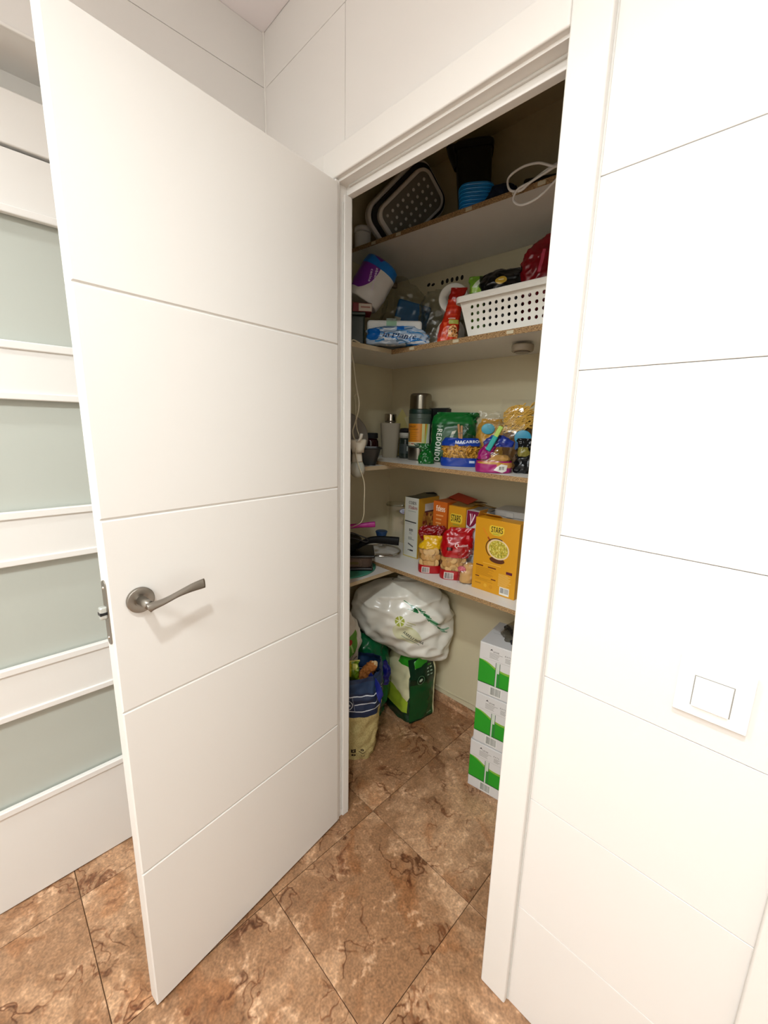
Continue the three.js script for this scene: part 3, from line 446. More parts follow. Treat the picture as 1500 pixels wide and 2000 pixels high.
{ const t = thing('spice_jar', 'small dark jar with a pale lid band between bottle and flask', 'jar', [-0.377, S3b, -0.70]);
  part(t, 'body', lathe([[0, 0], [.026, 0], [.029, .003], [.029, .085], [.026, .094], [0, .094]]), mat('#2a342e', .15)); part(t, 'label', (() => { const g = new THREE.CylinderGeometry(.0293, .0293, .045, 32, 1, true); g.translate(0, .045, 0); return g; })(), mat('#fff', .5, { map: ctex(128, 64, (x, w, h) => { x.fillStyle = '#3a4442'; x.fillRect(0, 0, w, h); x.fillStyle = '#aeb3aa'; x.fillRect(20, 14, 14, 34); x.fillRect(80, 8, 12, 40); x.fillRect(40, 40, 30, 6); }) })); part(t, 'lid', lathe([[0, .095], [.0295, .095], [.0295, .118], [.027, .12], [0, .12]]), mat('#c9c7ba', .5)); part(t, 'lid_top', lathe([[0, .1201], [.029, .1201], [.026, .14], [0, .142]]), M.blackMatte); }
{ const t = thing('preserve_jar', 'dark red preserve jar left of the grey bottle', 'jar', [-0.515, S3b, -0.60]); part(t, 'body', lathe([[0, 0], [.034, 0], [.038, .004], [.038, .075], [.032, .088], [0, .088]]), mat('#2c0d10', .1)); part(t, 'lid', lathe([[0, .089], [.034, .089], [.036, .092], [.036, .112], [.033, .115], [0, .115]]), M.blackMatte); part(t, 'band', lathe([[.0385, .03], [.0388, .031], [.0388, .04], [.0385, .041]]), mat('#8a2a2a', .3)); }
{ const t = thing('black_tray', 'black plastic planter tray at the end of the side shelf', 'tray', [-0.350, S3 - .0128, -0.418], 46);
  part(t, 'tray', loft([[0, .043, .036], [.004, .046, .039], [.07, .066, .052], [.072, .066, .052], [.071, .063, .049], [.008, .044, .037]], { n: 7, nu: 72, top: true }), mat('#0e1514', .35)); part(t, 'rim', loft([[.068, .066, .052], [.07, .071, .057], [.0735, .0715, .0575], [.075, .065, .051], [.07, .064, .05]], { n: 7, nu: 72, bottom: false, top: false }), mat('#0e1514', .35)); }
{ const t = thing('pan_lid', 'round grey lid standing on edge at the left', 'lid', [-0.475, 1.2457 + .112, -0.40]); t.rotation.set(R(82), R(62), 0, 'YXZ'); part(t, 'disc', lathe([[0, .010], [.06, .009], [.105, .003], [.112, -.001], [.111, -.004], [.104, 0], [0, .006]], 72), mat('#8b8378', .5)); part(t, 'knob', lathe([[0, .028], [.012, .027], [.014, .022], [.008, .016], [.008, .009]], 24), M.blackMatte); }
{ const t = thing('paper_sheet', 'pale yellow folded sheet leaning on the back wall behind the bottle', 'sheet', [-0.475, S3b, -0.765]); const s = new THREE.Shape([[-.09, 0], [.15, 0], [.17, .17], [.12, .225], [.03, .19], [-.01, .235], [-.045, .185], [-.09, .15]].map((p) => new THREE.Vector2(...p))); const g = new THREE.ExtrudeGeometry(s, { depth: .0015, bevelEnabled: false, steps: 1 }); part(t, 'sheet', g, mat('#ddd08a', .7), [0, 0.002, 0], [R(-6), 0, 0]); part(t, 'folded_corner', new THREE.ExtrudeGeometry(new THREE.Shape([[.02, .19], [.10, .215], [.06, .12]].map((p) => new THREE.Vector2(...p))), { depth: .0015, bevelEnabled: false }), mat('#ddd3a4', .7), [0, .002, .004], [R(-3), R(6), 0]); }
{ const t = thing('dark_carton', 'narrow black carton behind the flask', 'carton', [-0.225, S3b, -0.767], 8); part(t, 'carton', carton(.085, .232, .04, { rest: [0, 0, 1, 1] }), mat('#0c1110', .5)); part(t, 'flap', rbox(.084, .002, .03, .0005), mat('#141a18', .5), [0, .2335, .004], [R(8), 0, 0]); }
{ const t = thing('rice_bag', 'big green rice bag with white vertical lettering', 'bag', [-0.125, S3b, -0.735], 33);
  const tx = ctex(512, 560, (x, w, h) => { x.fillStyle = '#0c5424'; x.fillRect(0, 0, w, h); x.fillStyle = '#0a6a28'; x.fillRect(0, 0, w, 130); const r = rngOf(2); x.fillStyle = '#e4e0cc'; x.beginPath(); x.moveTo(170, 560); x.lineTo(240, 560); x.lineTo(215, 400); x.lineTo(262, 250); x.lineTo(290, 200); x.lineTo(240, 215); x.lineTo(185, 380); x.fill(); x.save(); x.translate(100, 182); x.rotate(Math.PI / 2 + .06); x.fillStyle = '#f3f3ea'; x.font = 'bold 84px sans-serif'; x.textBaseline = 'middle'; x.scale(.92, 1); x.fillText('REDONDO', 0, 0); x.restore(); x.save(); x.translate(62, 160); x.rotate(.1); x.fillStyle = '#a9c4a8'; x.font = 'bold 30px sans-serif'; x.fillText('arroz', 0, 0); x.restore(); x.fillStyle = '#2f7d40'; x.fillRect(300, 120, 14, 90); });
  part(t, 'pouch', loft([[0, .085, .03], [.006, .095, .038], [.06, .098, .042], [.14, .096, .036], [.185, .09, .02, -.004], [.205, .086, .006, .006], [.214, .088, .0012, .012]], { wr: .006, wf: 26, seed: 33, n: 3 }), mat('#fff', .28, { map: tx }));
  part(t, 'torn_flap', loft([[.17, .025, .006, .065], [.195, .03, .01, .072], [.212, .025, .001, .082]], { wr: .012, wf: 40, seed: 3 }), mat('#0a5c22', .25)); }
const penneMat = mat('#dba63e', .45), nestMat = mat('#dcae4a', .5);
function pieces(n, seed, hw, hd, y0, y1, r0, len, front = true) { const r = rngOf(seed), gs = []; const base = new THREE.CylinderGeometry(r0, r0, len, 6, 1, true); const e = new THREE.Euler(), m = new THREE.Matrix4(), q = new THREE.Quaternion(); for (let i = 0; i < n; i++) { const g = base.clone(), a = (r() - .5) * 2, k = Math.sqrt(Math.max(0, 1 - (Math.abs(a) ** 2.6))); m.compose(new THREE.Vector3(a * (hw - len * .4), y0 + r() * (y1 - y0), k * hd * (.55 + .35 * r())), q.setFromEuler(e.set(r() * 3, r() * 3, r() * 3)), new THREE.Vector3(1, 1, 1)); g.applyMatrix4(m); gs.push(g); } return mergeGeometries(gs); }
{ const t = thing('pasta_bag', 'blue banded penne pasta bag closed with a wooden clothespin', 'bag', [0.004, S3, -0.612], 34);
  const band = (txt) => ctex(512, 128, (x, w, h) => { x.fillStyle = '#123a9a'; x.fillRect(0, 0, w, h); x.fillStyle = '#f1f4f8'; x.font = 'bold 62px sans-serif'; x.save(); x.translate(180, 88); x.rotate(-.05); x.fillText(txt, 0, 0); x.restore(); x.fillStyle = '#c9d3e6'; if (!txt) x.fillRect(370, 36, 70, 34); });
  part(t, 'base_band', loft([[0, .07, .036], [.004, .078, .042], [.035, .079, .043]], { n: 2.8, top: false, wr: .002, wf: 30 }), mat('#fff', .25, { map: band('') }));
  part(t, 'window', loft([[.035, .079, .043], [.06, .08, .044], [.082, .079, .042]], { n: 2.8, top: false, bottom: false, wr: .002, wf: 30 }), film({ rough: .12 }));
  const p = part(t, 'penne', pieces(230, 8, .076, .043, .036, .082, .0036, .026), penneMat); p.userData.kind = 'stuff';
  part(t, 'inner_fill', loft([[.034, .07, .026], [.06, .07, .028], [.084, .066, .026]], { n: 2.8 }), mat('#a5701f', .8));
  part(t, 'top_band', loft([[.082, .079, .042], [.095, .076, .036], [.112, .066, .026]], { n: 2.8, bottom: false, top: false, wr: .003, wf: 30 }), mat('#fff', .25, { map: band('MACARRON') }));
  part(t, 'gathered_neck', loft([[.112, .066, .026], [.122, .045, .016], [.134, .02, .008], [.15, .03, .004], [.16, .034, .002]], { n: 2.4, bottom: false, wr: .006, wf: 50 }), film({ rough: .15, color: '#e6eef0' }));
  const c = new THREE.Group(); c.name = 'clothespin'; c.userData.label = 'wooden clothespin on the bag neck'; t.add(c); c.position.set(-.006, .128, .03); c.rotation.set(R(20), 0, R(4)); const wd = mat('#b98d62', .7);
  part(c, 'peg_half', rbox(.0085, .068, .006, .002), wd, [-.004, .006, 0], [0, 0, R(2)]); part(c, 'peg_half', rbox(.0085, .062, .006, .002), wd, [.0055, .003, 0], [0, 0, R(-2)]); part(c, 'spring', tube([[-.009, .004, .004], [0, .006, .0045], [.009, .004, .004]], .0012, 10, 6), M.steel); }
{ const t = thing('bread_stick_bag', 'magenta and clear bag closed with a teal clip', 'bag', [0.207, S3 - .001, -0.525], 30);
  const tx = ctex(256, 256, (x, w, h) => { x.fillStyle = '#9c1768'; x.fillRect(0, 0, w, h); x.fillStyle = '#c58a4a'; x.fillRect(150, 30, 106, 110); x.fillStyle = '#b5842f'; x.beginPath(); x.ellipse(100, 40, 90, 30, 0, 0, 7); x.fill(); x.fillStyle = '#e2dfd6'; x.beginPath(); x.moveTo(150, 120); x.lineTo(180, 60); x.lineTo(222, 80); x.lineTo(222, 200); x.lineTo(190, 240); x.lineTo(130, 190); x.fill(); bars(x, 168, 110, 34, 70, 4, '#444'); });
  part(t, 'base_band', loft([[0, .055, .036], [.005, .062, .042], [.03, .062, .043], [.042, .06, .04]], { n: 2.5, top: false, wr: .004, wf: 30, seed: 3 }), mat('#fff', .25, { map: tx }));
  part(t, 'bread_fill', loft([[.03, .05, .03], [.05, .052, .032], [.062, .04, .02]], { n: 2.4, wr: .006, wf: 40 }), mat('#b98a45', .7));
  part(t, 'clear_side', loft([[.042, .06, .04], [.07, .056, .034], [.1, .045, .02], [.112, .04, .008]], { n: 2.4, top: false, bottom: false, wr: .006, wf: 34, seed: 5 }), film({ rough: .15 }));
  part(t, 'magenta_side', loft([[.046, .024, .032, -.034, .006], [.07, .025, .028, -.028, .005], [.092, .022, .016, -.018, .006], [.105, .012, .006, -.008, .008]], { n: 2.3, wr: .005, wf: 36, seed: 9 }), mat('#8e1263', .22));
  part(t, 'blue_fold', loft([[.09, .05, .012, .012], [.108, .05, .012, .012], [.13, .02, .004, .005]], { n: 2.2, wr: .005, wf: 36 }), mat('#152c86', .3));
  part(t, 'gathered_top', loft([[.112, .02, .01, .004], [.135, .02, .01, .01], [.165, .045, .012, .012], [.175, .04, .003, .01]], { n: 2.2, wr: .01, wf: 46 }), film({ rough: .16 }));
  const c = new THREE.Group(); c.name = 'bag_clip'; c.userData.label = 'teal and pale green bag clip'; t.add(c); c.position.set(-.004, .118, .03); c.rotation.set(0, 0, R(-26));
  part(c, 'clip_jaw', rbox(.018, .056, .012, .004, 3), mat('#149e97', .35), [0, -.018, 0]); part(c, 'clip_handle', rbox(.016, .042, .01, .004, 3), mat('#a8c85a', .4), [0, .026, 0]); }
{ const t = thing('pasta_bag', 'yellow pasta bag with a cyan badge behind the clothespin', 'bag', [0.075, S3, -0.715], 33); part(t, 'pouch', loft([[0, .045, .03], [.01, .055, .04], [.1, .06, .045], [.155, .055, .035], [.178, .04, .01], [.19, .04, .001]], { wr: .005, wf: 40, seed: 41 }), mat('#c08f34', .3)); part(t, 'clear_top', loft([[.165, .05, .025], [.195, .052, .012], [.22, .055, .001]], { wr: .005, wf: 40, bottom: false }), film({ rough: .2 })); part(t, 'badge', (() => { const g = new THREE.SphereGeometry(.026, 24, 12); g.scale(1, .8, .15); return g; })(), mat('#4aa7bd', .4), [-.015, .15, .047]); }
function nest(seed, n, w, h, d, y, tilt = 0.25) { const r = rngOf(seed), gs = []; for (let i = 0; i < n; i++) { const yy = y + r() * h, P = [], ph = r() * 6, am = .004 + r() * .008, L = .5 + r() * .5, x0 = (r() - .5) * w * (1 - L); for (let k = 0; k <= 6; k++) { const a = -1 + k / 3, X = x0 + a * w * .5 * L; P.push([X, yy + a * tilt * h * .5 * (r() * .3 + .85) + Math.sin(ph + k * 1.3) * am, d * Math.sqrt(Math.max(.05, 1 - (X / (w * .56)) ** 2)) * (.72 + .25 * r())]); } gs.push(tube(P, .0023, 18, 5)); } return mergeGeometries(gs); }
{ const t = thing('noodle_bag', 'tall clear bag of yellow ribbon noodles at the back', 'bag', [0.195, S3 - .001, -0.70], 29);
  part(t, 'noodles', nest(6, 64, .112, .085, .034, .15), nestMat).userData.kind = 'stuff'; part(t, 'inner_fill', loft([[0, .045, .02], [.1, .05, .02], [.2, .045, .014], [.225, .03, .008]], { wr: .006, wf: 40 }), mat('#6e4a18', .8));  // inner_fill colour is darkened so the gaps between noodles read
  part(t, 'film', loft([[0, .055, .035], [.01, .064, .042], [.14, .07, .046], [.22, .066, .036], [.25, .06, .015], [.262, .065, .001]], { wr: .006, wf: 30, seed: 44 }), film({ rough: .12 }));
  part(t, 'badge', (() => { const g = new THREE.SphereGeometry(.03, 24, 12); g.scale(1, .9, .12); return g; })(), mat('#3f9fc0', .4), [0.02, .122, .052]); part(t, 'label', (() => { const s = rrShape(.03, .016, .004); return ext(s, .0008, .0003); })(), mat('#1b4f8f', .4), [.025, .093, .052]); part(t, 'price_sticker', ext(rrShape(.018, .008, .001), .0006, 0), mat('#d9d5cc', .6), [.035, .066, .052]); }
{ const t = thing('coffee_bag', 'crumpled black foil bag at the right beside the magenta bag', 'bag', [0.283, S3 - .002, -0.60], 26); part(t, 'foil', loft([[0, .025, .025], [.006, .031, .032], [.05, .03, .03], [.075, .022, .02, -.004], [.1, .03, .016], [.122, .026, .003]], { wr: .011, wf: 34, seed: 51 }), mat('#101114', .2)); part(t, 'olive_window', loft([[.06, .018, .01, -.004, .022], [.075, .02, .012, -.004, .02], [.092, .016, .006, -.004, .02]], { wr: .004, wf: 40 }), mat('#7c7330', .3)); }
{ const t = thing('noodle_bag', 'bag of yellow noodles half hidden by the door casing', 'bag', [0.335, S3 - .003, -0.655], 25); part(t, 'noodles', nest(12, 70, .08, .13, .034, .03, .5), nestMat).userData.kind = 'stuff'; part(t, 'inner_fill', loft([[0, .035, .025], [.1, .04, .03], [.16, .036, .02], [.18, .02, .01]], { wr: .006, wf: 40 }), mat('#b5862f', .6)); part(t, 'film', loft([[0, .04, .03], [.01, .047, .038], [.12, .05, .04], [.17, .045, .025], [.2, .045, .001]], { wr: .007, wf: 36, seed: 55 }), film()); }
{ const t = thing('brown_carton', 'small dark brown carton at the far right of the pasta shelf', 'carton', [0.375, S3 - .003, -0.745], 6); part(t, 'carton', carton(.09, .225, .06, { rest: [0, 0, 1, 1] }), mat('#33201a', .5)); part(t, 'label', rbox(.05, .05, .001, .0003), mat('#b9b3a8', .5), [-.018, .17, .0306]); }
{ const t = thing('spinach_packet', 'small crumpled dark green packet in front of the flask', 'packet', [-0.135, S3, -0.565], 39); part(t, 'packet', loft([[0, .026, .016], [.004, .031, .021], [.03, .03, .02], [.05, .022, .012], [.06, .02, .006, -.004], [.075, .026, .004, -.012], [.085, .024, .001, -.016]], { wr: .007, wf: 46, seed: 61, n: 2.3 }), mat('#0c5a1e', .2)); part(t, 'torn_ear', loft([[.062, .01, .004, -.02], [.074, .014, .004, -.032], [.084, .012, .0012, -.042]], { wr: .003, wf: 50 }), mat('#123a16', .3)); }

// hanging lamp holder with bulb
{ const t = thing('hanging_bulb', 'unlit white bulb and lamp holder hanging on a cord by the side shelf', 'light bulb'); const cord = mat('#d8cdb2', .6);
  part(t, 'cord', tube([[-.262, 1.7125, -.30], [-.2575, 1.7165, -.262], [-.2545, 1.70, -.25], [-.238, 1.63, -.25], [-.221, 1.55, -.25], [-.209, 1.515, -.248], [-.203, 1.49, -.248], [-.213, 1.45, -.25], [-.228, 1.415, -.25], [-.242, 1.39, -.252], [-.238, 1.37, -.252], [-.222, 1.352, -.25]], .0028, 80), cord);
  part(t, 'cord', tube([[-.214, 1.53, -.25], [-.226, 1.525, -.252], [-.236, 1.515, -.254], [-.228, 1.50, -.252], [-.222, 1.45, -.25], [-.214, 1.40, -.248], [-.200, 1.375, -.247], [-.193, 1.352, -.248]], .0018, 50), cord);
  const h = new THREE.Group(); h.name = 'lamp_holder'; t.add(h); h.position.set(-.212, 1.352, -.25); h.rotation.z = R(5);
  part(h, 'shell', lathe([[0, .004], [.03, .006], [.034, .002], [.032, -.012], [.024, -.03], [.022, -.044], [0, -.044]], 40), mat('#ded8c8', .45)); part(h, 'bracket', sweep([[.012, -.004, .02], [.032, .0, .022], [.044, .010, .022], [.05, .024, .022]], () => .004, () => .006, 20, 10), mat('#e4dfd2', .45));
  const b = new THREE.Group(); b.name = 'bulb'; t.add(b); b.position.set(-.214, 1.308, -.25); b.rotation.z = R(2);
  part(b, 'screw_collar', lathe([[0, 0], [.0175, 0], [.0185, -.004], [.020, -.03], [.021, -.034], [0, -.034]], 36), mat('#d9d4c6', .5)); part(b, 'globe', lathe([[.021, -.034], [.026, -.044], [.0295, -.056], [.029, -.068], [.0235, -.082], [.013, -.091], [0, -.094]], 44), mat('#c9cabd', .3, { transmission: .2 }));
  part(t, 'pull_cord', tube([[-.199, 1.34, -.232], [-.192, 1.30, -.226], [-.178, 1.262, -.228], [-.172, 1.2, -.25], [-.1705, 1.12, -.25], [-.172, 1.075, -.25], [-.185, 1.045, -.25], [-.21, 1.03, -.25], [-.25, 1.012, -.255], [-.29, 1.005, -.27]], .002, 80), cord); part(t, 'cord_knot', new THREE.SphereGeometry(.0036, 10, 8), cord, [-.1755, 1.24, -.237]); }

// ---------------------------------------------------------------- shelf 4 (lowest)
const S4 = 0.7995;
{ const t = thing('cereal_box', 'tall white and yellow cereal box at the left of the carton row', 'box', [-0.272, S4, -0.7175]);
  const tx = ctex(640, 512, (x, w, h) => { // side (0..200), face (200..500), top (500..640)
    x.fillStyle = '#d3d3c8'; x.fillRect(0, 0, 200, h); x.fillStyle = '#222'; x.font = 'bold 36px serif'; x.fillText('CORN', 58, 56); x.fillStyle = '#8e2a24'; x.font = 'bold 38px serif'; x.fillText('Flakes', 56, 96); x.fillStyle = '#9aa69a'; x.fillRect(50, 112, 110, 5); x.fillStyle = '#20201e'; x.save(); x.rotate(.03); x.fillRect(16, 198, 160, 9); x.restore(); lines(x, 18, 218, 150, 2, 8, 2, '#aaa', 3); bars(x, 76, 264, 52, 22, 6, '#333'); lines(x, 76, 292, 50, 3, 8, 4, '#999', 6); lines(x, 64, 336, 84, 3, 9, 5, '#8b8b84', 7); x.fillStyle = '#555'; x.save(); x.translate(66, 388); x.rotate(.3); x.fillRect(0, 0, 76, 12); x.restore(); x.fillStyle = '#2d2d2d'; x.fillRect(66, 446, 12, 10); x.fillRect(86, 444, 52, 13); x.fillStyle = '#c4b15a'; x.fillRect(0, 0, 6, h); x.fillRect(192, 0, 8, h); x.fillRect(0, 504, 200, 8);
    x.fillStyle = '#c8952a'; x.fillRect(200, 0, 300, h); x.fillStyle = '#b07a34'; x.beginPath(); x.ellipse(360, 250, 110, 190, 0, 0, 7); x.fill(); const r = rngOf(12); for (let i = 0; i < 70; i++) { x.fillStyle = ['#c88a3c', '#a86a28', '#d9a050', '#7a2a1c'][Math.floor(r() * 4)]; x.beginPath(); x.ellipse(270 + r() * 180, 110 + r() * 330, 14 + r() * 12, 9 + r() * 8, r() * 3, 0, 7); x.fill(); } x.fillStyle = '#7e1f1c'; for (let i = 0; i < 9; i++) { x.beginPath(); x.arc(280 + r() * 170, 150 + r() * 240, 10 + r() * 7, 0, 7); x.fill(); } x.fillStyle = '#e0d9d2'; x.fillRect(290, 50, 130, 70); x.fillStyle = '#5a2a32'; x.fillRect(290, 112, 130, 12);
    x.fillStyle = '#4a4a34'; x.fillRect(500, 0, 140, h); x.fillStyle = '#8c8560'; x.fillRect(520, 20, 100, 200); });
  part(t, 'carton', carton(.088, .288, .148, { front: [0, 0, 200 / 640, 1], right: [202 / 640, 0, 498 / 640, 1], top: [502 / 640, 0, 1, 1], rest: [205 / 640, 0, 215 / 640, 1] }), mat('#fff', .45, { map: tx })); part(t, 'top_flap', rbox(.084, .0015, .07, .0005), mat('#6d6546', .7), [0, .291, -.03], [R(6), 0, 0]); part(t, 'top_flap', rbox(.05, .0012, .03, .0004), mat('#2d2a20', .7), [.012, .298, -.052], [R(-24), 0, R(10)]); }
{ const t = thing('pasta_carton', 'orange carton with white lettering in the row behind the red cookie bags', 'box', [-0.096, S4, -0.704]);
  const tx = ctex(256, 512, (x, w, h) => { x.fillStyle = '#c8631c'; x.fillRect(0, 0, w, h); x.fillStyle = '#f4e6d0'; x.font = 'bold 58px sans-serif'; x.fillText('fideos', 50, 74); lines(x, 56, 100, 140, 3, 30, 12, '#e09a5a', 4); x.beginPath(); x.arc(96, 210, 30, 0, 7); x.fillStyle = '#efe3cf'; x.fill(); x.fillStyle = '#5c5a30'; x.fillRect(128, 220, 52, 60); x.fillStyle = '#efe0c8'; x.fillRect(136, 212, 34, 52); x.fillStyle = '#d98a3c'; x.fillRect(40, 300, 170, 24); x.fillStyle = '#f1e4d0'; x.fillRect(140, 380, 44, 36); });
  part(t, 'carton', carton(.074, .296, .15, { front: [0, 0, 1, 1], rest: [0, .02, .1, .1] }), mat('#fff', .45, { map: tx })); const kr = mat('#7c3517', .6);
  part(t, 'raised_flap', rbox(.12, .0015, .06, .0005), mat('#9c3010', .55), [.055, .309, -.012], [R(16), R(-12), R(-3)]); part(t, 'top_flap', rbox(.073, .0015, .05, .0005), kr, [0, .298, -.04], [R(-4), 0, 0]); }
{ const tx = ctex(256, 512, (x, w, h) => { x.fillStyle = '#d3941c'; x.fillRect(0, 0, w, h); x.fillStyle = '#e8c53c'; x.beginPath(); x.roundRect(28, 56, 180, 74, 26); x.fill(); x.fillStyle = '#332c10'; x.font = 'bold 62px sans-serif'; x.save(); x.translate(38, 116); x.scale(.82, 1.15); x.fillText('STARS', 0, 0); x.restore(); x.fillStyle = '#9aa03a'; x.fillRect(70, 136, 100, 8); });
  const t = thing('pasta_carton', 'narrow yellow carton lettered STARS beside the orange carton', 'box', [-0.008, S4, -0.706]); part(t, 'carton', carton(.086, .287, .15, { front: [0, 0, 1, 1], rest: [0, .02, .1, .1] }), mat('#fff', .45, { map: tx })); part(t, 'top_flap', rbox(.084, .0015, .06, .0005), mat('#8a6a36', .7), [0, .291, .03], [R(10), 0, R(-4)]); part(t, 'top_flap', rbox(.084, .0015, .05, .0005), mat('#6f5228', .7), [.02, .298, -.03], [R(-14), 0, R(6)]); }
{ const tx = ctex(256, 512, (x, w, h) => { x.fillStyle = '#d4d2d2'; x.fillRect(0, 0, w, h); x.fillStyle = '#7b1238'; x.beginPath(); x.moveTo(4, 0); x.lineTo(170, 0); x.quadraticCurveTo(160, 100, 50, 128); x.quadraticCurveTo(4, 110, 4, 110); x.fill(); x.strokeStyle = '#f4e3ea'; x.lineWidth = 13; x.beginPath(); x.moveTo(46, 22); x.quadraticCurveTo(66, 60, 58, 100); x.quadraticCurveTo(90, 70, 112, 22); x.stroke(); x.strokeStyle = '#f0a8c4'; x.lineWidth = 6; x.beginPath(); x.moveTo(70, 20); x.quadraticCurveTo(84, 44, 76, 76); x.stroke(); x.strokeStyle = '#7d93b0'; x.lineWidth = 8; x.beginPath(); x.arc(40, 236, 22, 0, 7); x.stroke(); lines(x, 76, 232, 110, 2, 12, 5, '#9aa6b4', 4); lines(x, 40, 330, 150, 6, 16, 3, '#aeb3ba', 9); });
  const t = thing('flour_carton', 'white carton with a purple corner emblem behind the big yellow carton', 'box', [0.084, S4, -0.706]); part(t, 'carton', carton(.088, .280, .15, { front: [0, 0, 1, 1], rest: [.5, .6, .6, .7] }), mat('#fff', .45, { map: tx })); part(t, 'top_flap', rbox(.086, .0015, .055, .0005), mat('#8c8577', .7), [0, .283, .02], [R(7), 0, R(3)]); part(t, 'top_flap', rbox(.09, .0015, .06, .0005), mat('#8d6c30', .7), [-.01, .292, -.02], [R(-10), R(8), R(-5)]); }
{ const tx = ctex(640, 940, (x, w, h) => { x.fillStyle = '#d79716'; x.fillRect(0, 0, w, h); x.fillStyle = '#e9c636'; x.beginPath(); x.roundRect(212, 70, 216, 100, 34); x.fill(); x.fillStyle = '#ddc23c'; x.beginPath(); x.ellipse(320, 168, 80, 26, 0, 0, 7); x.fill(); x.fillStyle = '#3a2c10'; x.font = 'bold 92px sans-serif'; x.save(); x.translate(236, 154); x.scale(.66, 1.05); x.fillText('STARS', 0, 0); x.restore(); x.fillStyle = '#a4aa30'; x.fillRect(270, 172, 90, 9);
    x.strokeStyle = '#e08a1c'; x.lineCap = 'round'; x.lineWidth = 17; x.beginPath(); x.moveTo(120, 130); x.lineTo(230, 258); x.stroke(); x.strokeStyle = '#a54a10'; x.lineWidth = 24; x.beginPath(); x.moveTo(205, 236); x.lineTo(240, 276); x.stroke(); x.fillStyle = '#5a2c12'; x.beginPath(); x.ellipse(355, 500, 110, 40, 0, 0, 7); x.fill(); x.fillStyle = '#e9d0a8'; x.beginPath(); x.ellipse(360, 360, 160, 128, .12, 0, 7); x.fill(); x.strokeStyle = '#3d1c10'; x.lineWidth = 12; x.beginPath(); x.ellipse(348, 362, 168, 134, .1, 2.2, 5.0); x.stroke(); x.fillStyle = '#c7b43e'; x.beginPath(); x.ellipse(362, 360, 140, 110, .12, 0, 7); x.fill(); const r = rngOf(31); for (let i = 0; i < 240; i++) { const a = r() * 6.28, q = Math.sqrt(r()); x.fillStyle = ['#dccb5a', '#96902c', '#e6da7c', '#b39a30'][Math.floor(r() * 4)]; x.beginPath(); x.arc(362 + Math.cos(a) * 132 * q, 360 + Math.sin(a) * 102 * q, 4 + r() * 7, 0, 7); x.fill(); }
    x.fillStyle = '#5e2010'; x.fillRect(48, 606, 110, 16); x.fillRect(232, 606, 120, 16); x.fillRect(48, 756, 60, 14); x.fillRect(290, 756, 70, 14); lines(x, 50, 636, 300, 8, 14, 6, '#b57a0e', 5); lines(x, 50, 782, 310, 3, 13, 5, '#b57a0e', 6); x.fillStyle = '#efbd50'; x.fillRect(150, 566, 270, 7); x.fillStyle = '#5a1030'; x.fillRect(500, 610, 86, 34); lines(x, 396, 660, 200, 11, 15, 7, '#e2b45c', 8); x.fillStyle = '#b57a0e'; x.fillRect(50, 846, 90, 16); x.beginPath(); x.arc(210, 862, 24, 0, 7); x.fillStyle = '#e0a830'; x.fill(); x.beginPath(); x.arc(292, 866, 28, 0, 7); x.fillStyle = '#cf8f12'; x.fill(); x.fillStyle = '#e6e2d6'; x.fillRect(424, 822, 140, 100); bars(x, 436, 832, 116, 66, 14, '#4a4a52'); });
  const t = thing('pasta_carton', 'big yellow carton lettered STARS with a bowl of star pasta', 'box', [0.229, S4, -0.576]); part(t, 'carton', carton(.180, .282, .062, { front: [0, 0, 1, 1], rest: [0, .02, .05, .1] }), mat('#fff', .42, { map: tx })); part(t, 'side_flap', rbox(.0015, .03, .058, .0005), mat('#b9822a', .6), [-.083, .292, -.002], [0, 0, R(-22)]); part(t, 'top_flap', rbox(.07, .0015, .03, .0005), mat('#c08a1c', .6), [-.045, .288, -.012], [R(-22), 0, 0]); }
{ const t = thing('grey_container', 'grey translucent plastic container behind the big yellow carton', 'container', [0.245, S4, -0.70], 4); const gm = mat('#b3b0aa', .3, { transmission: .15 }); part(t, 'body', loft([[0, .07, .045], [.006, .076, .052], [.27, .088, .062], [.28, .088, .062]], { n: 6, nu: 64 }), gm); part(t, 'lid', loft([[.28, .09, .064], [.284, .0925, .066], [.30, .0925, .066], [.305, .088, .062]], { n: 6, nu: 64, nv: 20 }), gm); part(t, 'latch', rbox(.03, .02, .006, .002), gm, [-.02, .29, .067]); }
const cookieMat = [mat('#c49a5c', .8), mat('#b98a4c', .8), mat('#cfa86c', .8)];
function cookies(t, n, seed, w, d, y0, y1, R0) { const r = rngOf(seed), gs = [0, 1].map((k) => lathe([[0, .004], [R0 * .5, .0052], [R0 * .85, .004], [R0, 0], [R0 * .85, -.004], [0, -.0045]], 14)); let i = 0; const rowsN = Math.max(2, Math.round((y1 - y0) / (R0 * 1.25))); for (let j = 0; j < rowsN; j++) for (let k = 0; k < n; k++) { const a = n > 1 ? -1 + 2 * (k + (j % 2) * .35 + .12) / n : 0; if (Math.abs(a) > 1) continue; const q = Math.sqrt(1 - a * a * .8); part(t, 'cookie', gs[i++ % 2], cookieMat[Math.floor(r() * 3)], [a * (w - R0 * .85), y0 + (j + .5) * (y1 - y0) / rowsN + (r() - .5) * .004, q * d * .7 + (r() - .5) * .006], [R(62 + r() * 50), 0, R((r() - .5) * 60)]); } }
const redBand = ctex(256, 128, (x, w, h) => { x.fillStyle = '#a50f14'; x.fillRect(0, 0, w, h); x.fillStyle = '#d8c9c0'; x.fillRect(38, 26, 84, 92); bars(x, 46, 34, 68, 74, 3, '#3a3a3a'); });
const redM = mat('#a80d14', .25);
